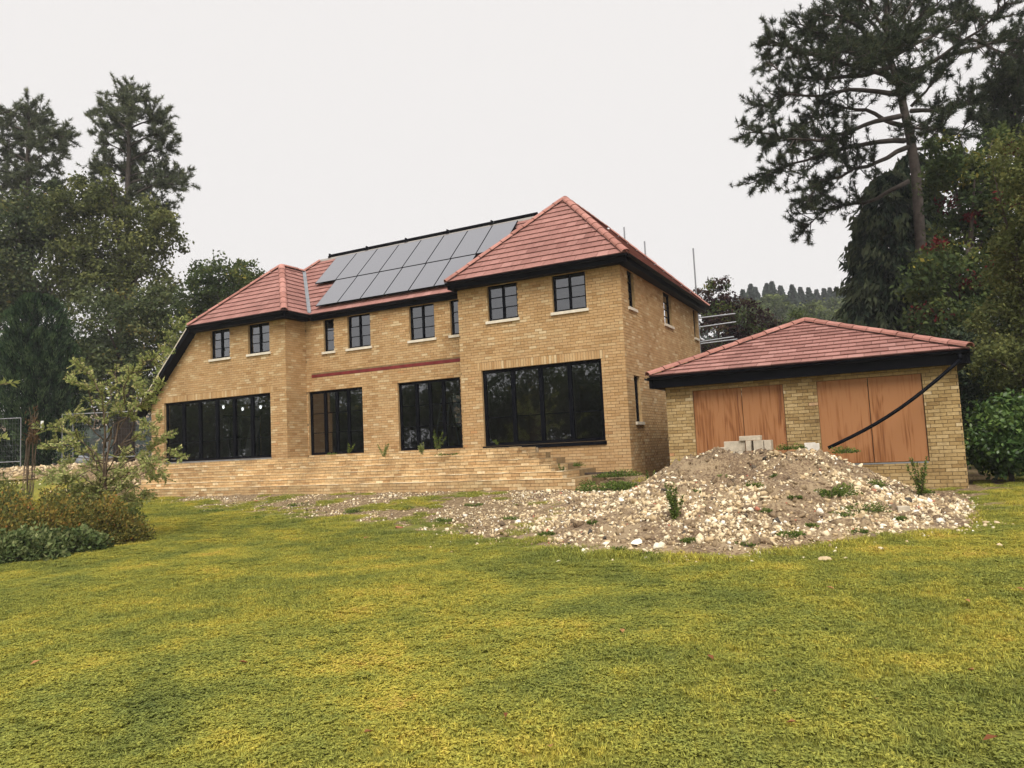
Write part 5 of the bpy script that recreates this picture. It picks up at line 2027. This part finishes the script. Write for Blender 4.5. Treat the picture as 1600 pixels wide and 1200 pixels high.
def bushy(name, label, px, py, depth, rx, ry, material, nl, leaf, cat="shrub", group=None, asp=.55, stems=10, up=.5):
    base = gz(at(px, py, depth))
    ry = ry * 1.22
    nl = int(nl * 1.3)
    e = empty(name, base, label, cat, group)
    k = depth / F_PX
    n = nl
    th = rng.uniform(0, 6.283, n)
    ph = np.arccos(rng.uniform(0, 1, n))
    rr = rng.uniform(.35, 1.05, n) ** .6
    lob = .55 + .75 * vnoise(np.cos(th) * np.sin(ph) * 2.2 + px, np.sin(th) * np.sin(ph) * 2.2 + np.cos(ph) * 2 + py, 1.0)
    P = np.stack([np.cos(th) * np.sin(ph) * rx * k, np.sin(th) * np.sin(ph) * rx * k * .8, np.cos(ph) * ry * k], 1) * (rr * lob)[:, None] + base
    P[:, 2] = np.maximum(P[:, 2], base[2] + .01)
    D = unit(P - base + .1) + rng.standard_normal((n, 3)) * .6 + np.array([0, 0, up - .5])
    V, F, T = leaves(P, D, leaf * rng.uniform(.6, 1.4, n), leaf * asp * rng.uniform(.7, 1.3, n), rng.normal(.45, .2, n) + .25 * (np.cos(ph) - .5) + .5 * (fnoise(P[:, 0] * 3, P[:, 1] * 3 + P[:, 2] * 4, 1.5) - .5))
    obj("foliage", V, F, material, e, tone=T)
    pth = []
    for _ in range(stems):
        q = P[rng.integers(n)]
        pth.append((bez(base, q, .05, 4), [.008, .006, .005, .003]))
    wood(pth, "stem", e, M['twig'], 4)
    return e


bed = [("bronze_shrub", "low bronze-orange shrub at the left picture edge of the bed", 15, 820, 12.6, 70, 78, 'autumn', 3600, .06),
       ("bronze_shrub", "yellow-orange shrub in the middle of the flower bed", 92, 818, 13.0, 66, 80, 'autumn', 3800, .06),
       ("bronze_shrub", "golden-brown shrub under the young tree", 160, 808, 13.4, 56, 74, 'autumn', 3000, .06),
       ("leafy_perennial", "broad-leaved green plant at the front left of the bed", 8, 845, 11.9, 48, 40, 'bedgreen', 1500, .085),
       ("leafy_perennial", "broad-leaved green plant at the front middle of the bed", 68, 840, 12.2, 50, 40, 'bedgreen', 1600, .085),
       ("leafy_perennial", "broad-leaved green plant at the front right of the bed", 132, 826, 12.7, 48, 38, 'bedgreen', 1500, .08),
       ("feathery_shrub", "pale feathery green shrub at the back left of the bed", 8, 795, 14.4, 55, 85, 'olive', 3000, .07),
       ("feathery_shrub", "olive shrub behind the young tree in the bed", 115, 795, 14.8, 60, 80, 'olive', 3000, .07),
       ("feathery_shrub", "pale green twiggy shrub right behind the young tree's stems", 190, 790, 15.0, 45, 64, 'sapling', 2200, .07),
       ("trailing_shrub", "low yellowing plant trailing onto the lawn at the bed's right end", 205, 812, 13.5, 36, 36, 'autumn', 1300, .055)]
for nm, lb, px, py, dp, rx, ry, mt, nl, lf in bed:
    bushy(nm, lb, px, py, dp, rx, ry, M[mt], nl, lf)
# bundle of dead stems
e = empty("dead_plant", gz(at(45, 790, 15)), "tall brown dead plant stems standing in the flower bed", "dead plant")
pth, C, D = [], [], []
for k in range(16):
    a_ = at(38 + random.uniform(-6, 10), 790, 15 + random.uniform(-.2, .2))
    a_[2] = float(ground_z(a_[0], a_[1]))
    m_ = at(50 + random.uniform(-10, 10), 690, 15)
    q = at(54 + random.uniform(-9, 8), 640 + random.uniform(-8, 50), 15 + random.uniform(-.2, .2))
    pth.append(([a_, a_ + (m_ - a_) * .6 + rng.normal(0, .03, 3), m_, q], [.006, .006, .005, .003]))
    for _ in range(10):
        C.append(m_ + (q - m_) * random.random() + rng.normal(0, .05, 3))
        D.append(rng.standard_normal(3) + np.array([0, 0, -1.]))
V, F, T = leaves(np.array(C), np.array(D), .11, .025, rng.uniform(0, 1, len(C)))
obj("dry_leaves", V, F, M['dead'], e, tone=T)
wood(pth, "stem", e, M['twig'], 4)
# sprig reaching in from the left
for nm, (ax_, ay_, bx_, by_), lb in (("leafy_sprig", (-60, 640, 22, 598), "bright green leafy sprig reaching in at the left picture edge, upper one"), ("leafy_sprig", (-60, 720, 10, 684), "bright green leafy sprig reaching in at the left picture edge, lower one")):
    p0, p1 = at(ax_, ay_, 11.0), at(bx_, by_, 11.0)
    e = empty(nm, gz(p0), lb, "plant", "leafy sprigs at the left edge")
    pts = bez(p0, p1, .10, 7)
    b0 = gz(p0)
    wood([([b0, (b0 + p0) / 2 + np.array([.05, 0, 0]), p0] + pts[1:], [.012, .01, .008] + [.006] * 5 + [.003])], "stem", e, M['twig'], 5)
    C, D = [], []
    for k in range(30):
        t = k / 29
        q = np.array(p0) + (np.array(p1) - p0) * t + np.array([0, 0, .10 * 4 * t * (1 - t)])
        dr = unit(rng.standard_normal(3) * .4 + (p1 - p0) * .8 + np.array([0, 0, -.5 if k % 2 else .3]))
        C.append(q + dr * .05)
        D.append(dr)
    V, F, T = leaves(np.array(C), np.array(D), .13, .05, rng.normal(.75, .12, len(C)))
    obj("foliage", V, F, M['sapling'], e, tone=T)


# --- weeds
def weed(px, py, depth, rx, ry, label, material='weed', nl=420, leaf=.05, tall=False, group="weeds on the building site"):
    p = at(px, py, depth)
    base = np.array([p[0], p[1], p[2]])
    e = empty("weed", base, label, "weed", group)
    k = depth / F_PX
    n = nl
    if tall:
        pth, C, D = [], [], []
        for s_ in range(max(2, n // 60)):
            top = base + np.array([random.uniform(-1, 1) * rx * k, random.uniform(-1, 1) * rx * k, ry * k * random.uniform(.6, 1.05)])
            pts = bez(base, top, 0, 6)
            pth.append((pts, list(np.linspace(.007, .002, 6))))
            for _ in range(60):
                t = random.uniform(.1, 1)
                q = base + (top - base) * t
                dr = unit(rng.standard_normal(3) + np.array([0, 0, .2]))
                C.append(q + dr * leaf * .6 * (1.3 - t))
                D.append(dr)
        V, F, T = leaves(np.array(C), np.array(D), leaf, leaf * .35, rng.normal(.5, .2, len(C)))
        obj("foliage", V, F, M[material], e, tone=T)
        wood(pth, "stem", e, M['twig'], 4)
    else:
        th = rng.uniform(0, 6.283, n)
        ph = np.arccos(rng.uniform(0, 1, n))
        rr = rng.uniform(.1, 1.05, n) ** .6
        P = np.stack([np.cos(th) * np.sin(ph) * rx * k, np.sin(th) * np.sin(ph) * rx * k * .8, np.cos(ph) * ry * k], 1) * rr[:, None] * .62 + base
        lo_ = rng.uniform(-1, 1, (5, 3)) * np.array([rx * k * .75, rx * k * .6, 0])
        ls_ = rng.uniform(.45, 1.25, 5)
        li_ = rng.integers(0, 5, n)
        P = base + (P - base) * ls_[li_][:, None] + lo_[li_]
        D = unit(P - base) + rng.standard_normal((n, 3)) * .6 + np.array([0, 0, .3])
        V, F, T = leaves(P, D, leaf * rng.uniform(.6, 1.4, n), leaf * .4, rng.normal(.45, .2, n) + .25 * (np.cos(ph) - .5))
        obj("foliage", V, F, M[material], e, tone=T)
        wood([(bez(base, P[rng.integers(n)], .02, 3), [.004, .003, .002]) for _ in range(8)], "stem", e, M['twig'], 4)
    return e


def hit(px, py):
    """depth at which the pixel meets the ground or the heap"""
    d_ = (px - 800) / F_PX * R2 - (py - 600) / F_PX * U2 + _f
    for t in np.arange(3, 40, .04):
        p = CAM + t * d_
        if p[2] < float(surf_z(p[0], p[1])):
            return float(t)
    return 16.0


W_ = [(1295, 775, 40, 34, "large dark green weed clump high on the right of the heap", 'weed', 900, .05, False), (1345, 800, 30, 22, "low green weed patch trailing below the large clump on the heap", 'weed', 500, .045, False),
      (1055, 815, 14, 62, "tall leafy weed on the left face of the heap", 'weed', 600, .06, True), (1175, 762, 16, 14, "small dark weed beside the boulder in the middle of the heap", 'weed', 260, .045, False),
      (1240, 778, 14, 10, "small weed left of the large clump on the heap", 'weed', 200, .04, False), (1232, 838, 26, 14, "low grassy weed at the heap's front foot", 'weed', 380, .05, False),
      (1310, 806, 18, 10, "little weed at the heap's middle right", 'weed', 220, .04, False), (1440, 775, 18, 60, "tall weed before the garage's right pier", 'weed', 420, .06, True),
      (1370, 760, 30, 16, "green weed patch at the right shoulder of the heap by the plinth", 'weed', 500, .05, False), (1420, 770, 32, 12, "low weeds along the garage wall foot", 'weed', 420, .05, False),
      (1080, 846, 18, 10, "grass tuft at the left front of the heap", 'weed', 240, .05, False), (960, 862, 20, 12, "grass tuft in front of the chalk lumps", 'weed', 260, .05, False),
      (930, 818, 14, 10, "dark weed on the left spur of the heap", 'weed', 220, .045, False), (1130, 745, 12, 8, "little yellow-green weed near the top left of the heap", 'sapling', 160, .04, False)]
for px, py, rx, ry, lb, mt, nl, lf, tall in W_:
    weed(px, py, hit(px, py), rx, ry, lb, mt, nl, lf, tall)
for px, py, dp, rx, ry, lb, mt, nl, lf, tall in (
        (1235, 702, 15.0, 22, 16, "green weeds on the heap's summit left of the pale block", 'weed', 420, .05, False), (1318, 708, 15.0, 26, 18, "weeds under the lower end of the black pipe", 'weed', 460, .05, False),
        (1060, 722, 14.4, 9, 9, "tiny yellow-flowered plant at the heap's top left", 'umbel', 90, .04, False),
        (1015, 772, 16.0, 14, 36, "yellow-flowered umbel plant between the house corner and the heap", 'weed', 300, .06, True), (1008, 752, 16.2, 16, 14, "pale green flower heads beside the house corner", 'umbel', 130, .04, False),
        (920, 760, 16.6, 16, 18, "leafy weed at the right end of the brick steps", 'weed', 320, .05, False), (962, 766, 16.3, 48, 22, "long grass patch in the pocket at the house corner", 'weed', 2400, .07, False),
        (965, 744, 17.4, 48, 14, "low weeds along the foot of the house corner", 'weed', 1100, .055, False), (878, 742, 17.4, 10, 20, "spiky weed beside the stepped end of the terrace", 'weed', 160, .06, True), (900, 728, 17.8, 12, 10, "small leafy weed against the wall under the wide window", 'weed', 160, .05, False),
        (600, 714, 19.6, 13, 20, "yellow-green weed on the terrace between the glazed doors", 'sapling', 240, .06, True), (660, 710, 19.0, 9, 18, "pale weed on the terrace before the right glazed door", 'sapling', 200, .06, True),
        (683, 704, 19.0, 14, 34, "tallest weed standing before the right glazed door", 'weed', 300, .06, True), (700, 711, 18.9, 16, 6, "low weeds on the terrace edge right of the tallest weed", 'weed', 160, .045, False),
        (545, 708, 20.6, 12, 14, "weed at the foot of the left glazed door", 'weed', 180, .05, True), (518, 710, 20.8, 10, 5, "low green weed at the left glazed door threshold", 'weed', 120, .045, False),
        (777, 694, 18.6, 9, 9, "small weed on the top step under the wide window", 'weed', 120, .045, True)):
    weed(px, py, dp, rx, ry, lb, mt, nl, lf, tall)
k_ = 0
for px, py, rx, ry, lb in ((1110, 790, 12, 7, "low weed on the left face of the heap below the crest"), (1190, 800, 14, 8, "low weed in the middle of the heap's face"), (1270, 822, 14, 8, "small weed low on the heap left of the right flank"),
                           (1400, 812, 14, 8, "small weed low on the heap's right flank"), (1340, 832, 16, 9, "grass tuft at the heap's right front foot"), (1160, 852, 18, 9, "grass tuft at the middle of the heap's front foot"),
                           (1020, 868, 22, 9, "wide grass tuft in front of the white chalk lumps"), (860, 835, 14, 7, "weed tuft on the gravel left of the heap"), (800, 812, 16, 8, "weed tuft in the middle of the stony bank"),
                           (740, 790, 18, 8, "weed tuft high on the stony bank"), (690, 815, 18, 9, "weed tuft on the bank right of the crumbling brick"), (640, 795, 18, 9, "green tuft on the bank below the steps"),
                           (560, 800, 20, 9, "green tuft on the bank above the pink brick piece"), (470, 790, 22, 9, "green tuft below the dried grey plant"), (400, 812, 22, 9, "green tuft on the left part of the bank"),
                           (330, 800, 20, 9, "green tuft near the orange broken brick"), (1085, 770, 10, 6, "tiny weed on the heap's left shoulder"), (1215, 745, 12, 7, "tiny weed near the heap's crest")):
    weed(px, py, hit(px, py), rx, ry, lb, 'weed', 260, .045, False)
# dry grey plant on the steps
weed(475, 757, 21.0, 17, 12, "grey dried plant growing out of the brick steps", 'dead', 260, .06, False)

# --- fallen leaves
for px, py in ((791, 1132), (1237, 1141), (1595, 928), (973, 995), (1111, 1036), (55, 1044), (1371, 1103), (1513, 948), (1298, 925), (1549, 1172), (577, 1158), (1210, 1093), (380, 1045), (1518, 1060), (860, 1180)):
    dd = hit(px, py)
    p = at(px, py, dd)
    p[2] = float(ground_z(p[0], p[1])) + .035
    an = random.uniform(0, 6.28)
    u_ = np.array([math.cos(an), math.sin(an), .15])
    v_ = np.array([-math.sin(an), math.cos(an), .1])
    s_ = random.uniform(.022, .04)
    up = np.array([0, 0, 1.0])
    V = [p - u_ * s_, p + v_ * s_ * .6 + up * .012, p + u_ * s_ + up * .006, p - v_ * s_ * .6 + up * .014, p + up * .001]
    ob = obj("fallen_leaf", V, [(0, 4, 1), (4, 2, 1), (0, 3, 4), (4, 3, 2)], M['fallen'], tone=[random.random()] * 5)
    tag(ob, "small dry brown leaf lying on the open lawn", "leaf", "fallen leaves on the lawn")


# ------------------------------------------------------------------ grass
def grass_patch(k, n_blades, n_clover, h, size=.36):
    P = rng.uniform(-size / 2, size / 2, (n_blades, 2))
    an = rng.uniform(0, 6.283, n_blades)
    hh = h * rng.uniform(.45, 1.25, n_blades)
    w_ = rng.uniform(.0022, .0042, n_blades)
    lean = rng.uniform(.15, 1.1, n_blades) * hh
    dx, dy = np.cos(an), np.sin(an)
    base = np.stack([P[:, 0], P[:, 1], np.full(n_blades, -.006)], 1)
    side = np.stack([-dy, dx, np.zeros(n_blades)], 1) * w_[:, None]
    m1 = base + np.stack([dx * lean * .3, dy * lean * .3, hh * .6], 1)
    tp = base + np.stack([dx * lean, dy * lean, hh], 1)
    V = np.stack([base - side, base + side, m1 - side * .8, m1 + side * .8, tp], 1)
    F1 = np.array([[0, 1, 3], [0, 3, 2], [2, 3, 4]])
    F = (F1[None] + (np.arange(n_blades) * 5)[:, None, None]).reshape(-1, 3)
    V = V.reshape(-1, 3)
    T = np.repeat(rng.normal(.45, .22, n_blades).clip(0, 1), 5)
    if n_clover:
        C = np.stack([rng.uniform(-size / 2, size / 2, n_clover), rng.uniform(-size / 2, size / 2, n_clover), rng.uniform(.3, .9, n_clover) * h], 1)
        vs, ts = [], []
        for j in range(3):
            a_ = rng.uniform(0, 6.283, n_clover) * 0 + j * 2.09 + np.repeat(rng.uniform(0, 6.28), n_clover) + C[:, 0] * 40
            d_ = np.stack([np.cos(a_), np.sin(a_), rng.uniform(-.2, .35, n_clover)], 1)
            s_ = np.stack([-np.sin(a_), np.cos(a_), np.zeros(n_clover)], 1)
            l_ = rng.uniform(.009, .016, n_clover)[:, None]
            vs.append(np.stack([C, C + d_ * l_ * .7 + s_ * l_ * .55, C + d_ * l_ * 1.15], 1))
            vs.append(np.stack([C, C + d_ * l_ * 1.15, C + d_ * l_ * .7 - s_ * l_ * .55], 1))
        W2 = np.concatenate(vs).reshape(-1, 3)
        F2 = np.arange(len(W2)).reshape(-1, 3) + len(V)
        V = np.concatenate([V, W2])
        F = np.concatenate([F, F2])
        T = np.concatenate([T, np.clip(np.repeat(rng.normal(.5, .18, len(W2) // 3), 3), 0, 1)])
    me = make_mesh("grass_patch", V, F, M['blade'], T)
    return bpy.data.objects.new("grass_patch", me)


patches = [grass_patch(0, 950, 40, .027), grass_patch(1, 900, 110, .025), grass_patch(2, 650, 260, .024), grass_patch(3, 850, 150, .027), grass_patch(4, 520, 380, .023), grass_patch(5, 420, 50, .055)]
pts, rots, scl, idx = [], [], [], []
y = -17.6
STEP = .235
while y < 1.6:
    x = -24.0
    while x < 20.0:
        px_, py_ = x + random.uniform(-.07, .07), y + random.uniform(-.07, .07)
        x += STEP
        rel = np.array([px_, py_, float(-.6)]) - CAM
        dz_ = rel @ _f
        if dz_ < 2.4:
            continue
        sx = (rel @ R2) / dz_ * F_PX
        if abs(sx) > 1750:
            continue
        if XL < px_ < .1 and py_ > -2.72:
            continue
        if GXL - .1 < px_ < GXR + .05 and py_ > -.62:
            continue
        mh = float(mound_h(px_, py_))
        if mh > .02 + (.05 if random.random() < .5 else 0):
            continue
        b_ = float(bare_at(px_, py_))
        nz = float(fnoise(px_, py_, 1.7))
        if b_ > .15 and random.random() < b_ * (1.35 if float(mound_h(px_, py_ + .35)) < .03 else .5):
            continue
        if px_ < -16.4 and py_ > -4:
            continue
        pts.append((px_, py_, float(ground_z(px_, py_)) + .012 * math.sin(px_ * 1.7 + 1.3 * math.sin(py_ * .9)) + .010 * math.sin(py_ * 2.1 + px_ * .6)))
        rots.append((random.uniform(-.03, .03), random.uniform(-.03, .03), random.uniform(0, 6.283)))
        long_ = b_ > .1
        edge_ = float(mound_h(px_, py_ + .35)) > .03
        scl.append(random.uniform(.85, 1.15) * (1.1 if edge_ else .8 if long_ else 1))
        cl = math.sin(px_ * .9 + 1.1 * math.sin(py_ * .7)) + random.uniform(-.8, .8) + (.6 if py_ < -13 else 0)
        idx.append(5 if edge_ or (long_ and random.random() < .55) else (4 if cl > 1.1 else 2 if cl > .55 else 3 if cl > 0 else 1 if cl > -.6 else 0))
    y += STEP
gm = bpy.data.meshes.new("lawn_grass")
gm.from_pydata(pts, [], [])
for nm, tp, dat, key in (("rot", 'FLOAT_VECTOR', np.array(rots, np.float32).ravel(), "vector"), ("scl", 'FLOAT', np.array(scl, np.float32), "value"), ("idx", 'INT', np.array(idx, np.int32), "value")):
    at2 = gm.attributes.new(nm, tp, 'POINT')
    at2.data.foreach_set(key, dat)
grass = bpy.data.objects.new("lawn_grass", gm)
COL.objects.link(grass)
gm.materials.append(M['blade'])
ng = bpy.data.node_groups.new("grass_scatter", 'GeometryNodeTree')
ng.interface.new_socket("Geometry", in_out='INPUT', socket_type='NodeSocketGeometry')
ng.interface.new_socket("Geometry", in_out='OUTPUT', socket_type='NodeSocketGeometry')
gi, go = ng.nodes.new("NodeGroupInput"), ng.nodes.new("NodeGroupOutput")
iop = ng.nodes.new("GeometryNodeInstanceOnPoints")
jn = ng.nodes.new("GeometryNodeJoinGeometry")
for ob in reversed(patches):
    oi = ng.nodes.new("GeometryNodeObjectInfo")
    oi.inputs["Object"].default_value = ob
    oi.inputs["As Instance"].default_value = True
    ng.links.new(oi.outputs["Geometry"], jn.inputs[0])
ng.links.new(jn.outputs[0], iop.inputs["Instance"])
iop.inputs["Pick Instance"].default_value = True
for nm, tp, sk in (("idx", 'INT', "Instance Index"), ("rot", 'FLOAT_VECTOR', "Rotation"), ("scl", 'FLOAT', "Scale")):
    na = ng.nodes.new("GeometryNodeInputNamedAttribute")
    na.data_type = tp
    na.inputs["Name"].default_value = nm
    ng.links.new(na.outputs["Attribute"], iop.inputs[sk])
ng.links.new(gi.outputs[0], iop.inputs["Points"])
ng.links.new(iop.outputs[0], go.inputs[0])
md = grass.modifiers.new("scatter", 'NODES')
md.node_group = ng
tag(grass, "short mown lawn with clover and yellowed patches", "grass", kind="stuff")

# ------------------------------------------------------------------ haze
hz = MB()
hz.box(-320, 320, -70, 230, -2.2, 58)
m = bpy.data.materials.new("haze")
m.use_nodes = True
nt = m.node_tree
nt.nodes.clear()
pv = N(nt, "ShaderNodeVolumePrincipled")
pv.inputs["Color"].default_value = (.93, .95, 1, 1)
pv.inputs["Density"].default_value = .0007
pv.inputs["Anisotropy"].default_value = .0
o = N(nt, "ShaderNodeOutputMaterial")
nt.links.new(pv.outputs[0], o.inputs["Volume"])
haze = hz.build("haze", m, None, tone=False)
tag(haze, "thin pale mist filling the air over the site", "haze", kind="stuff")
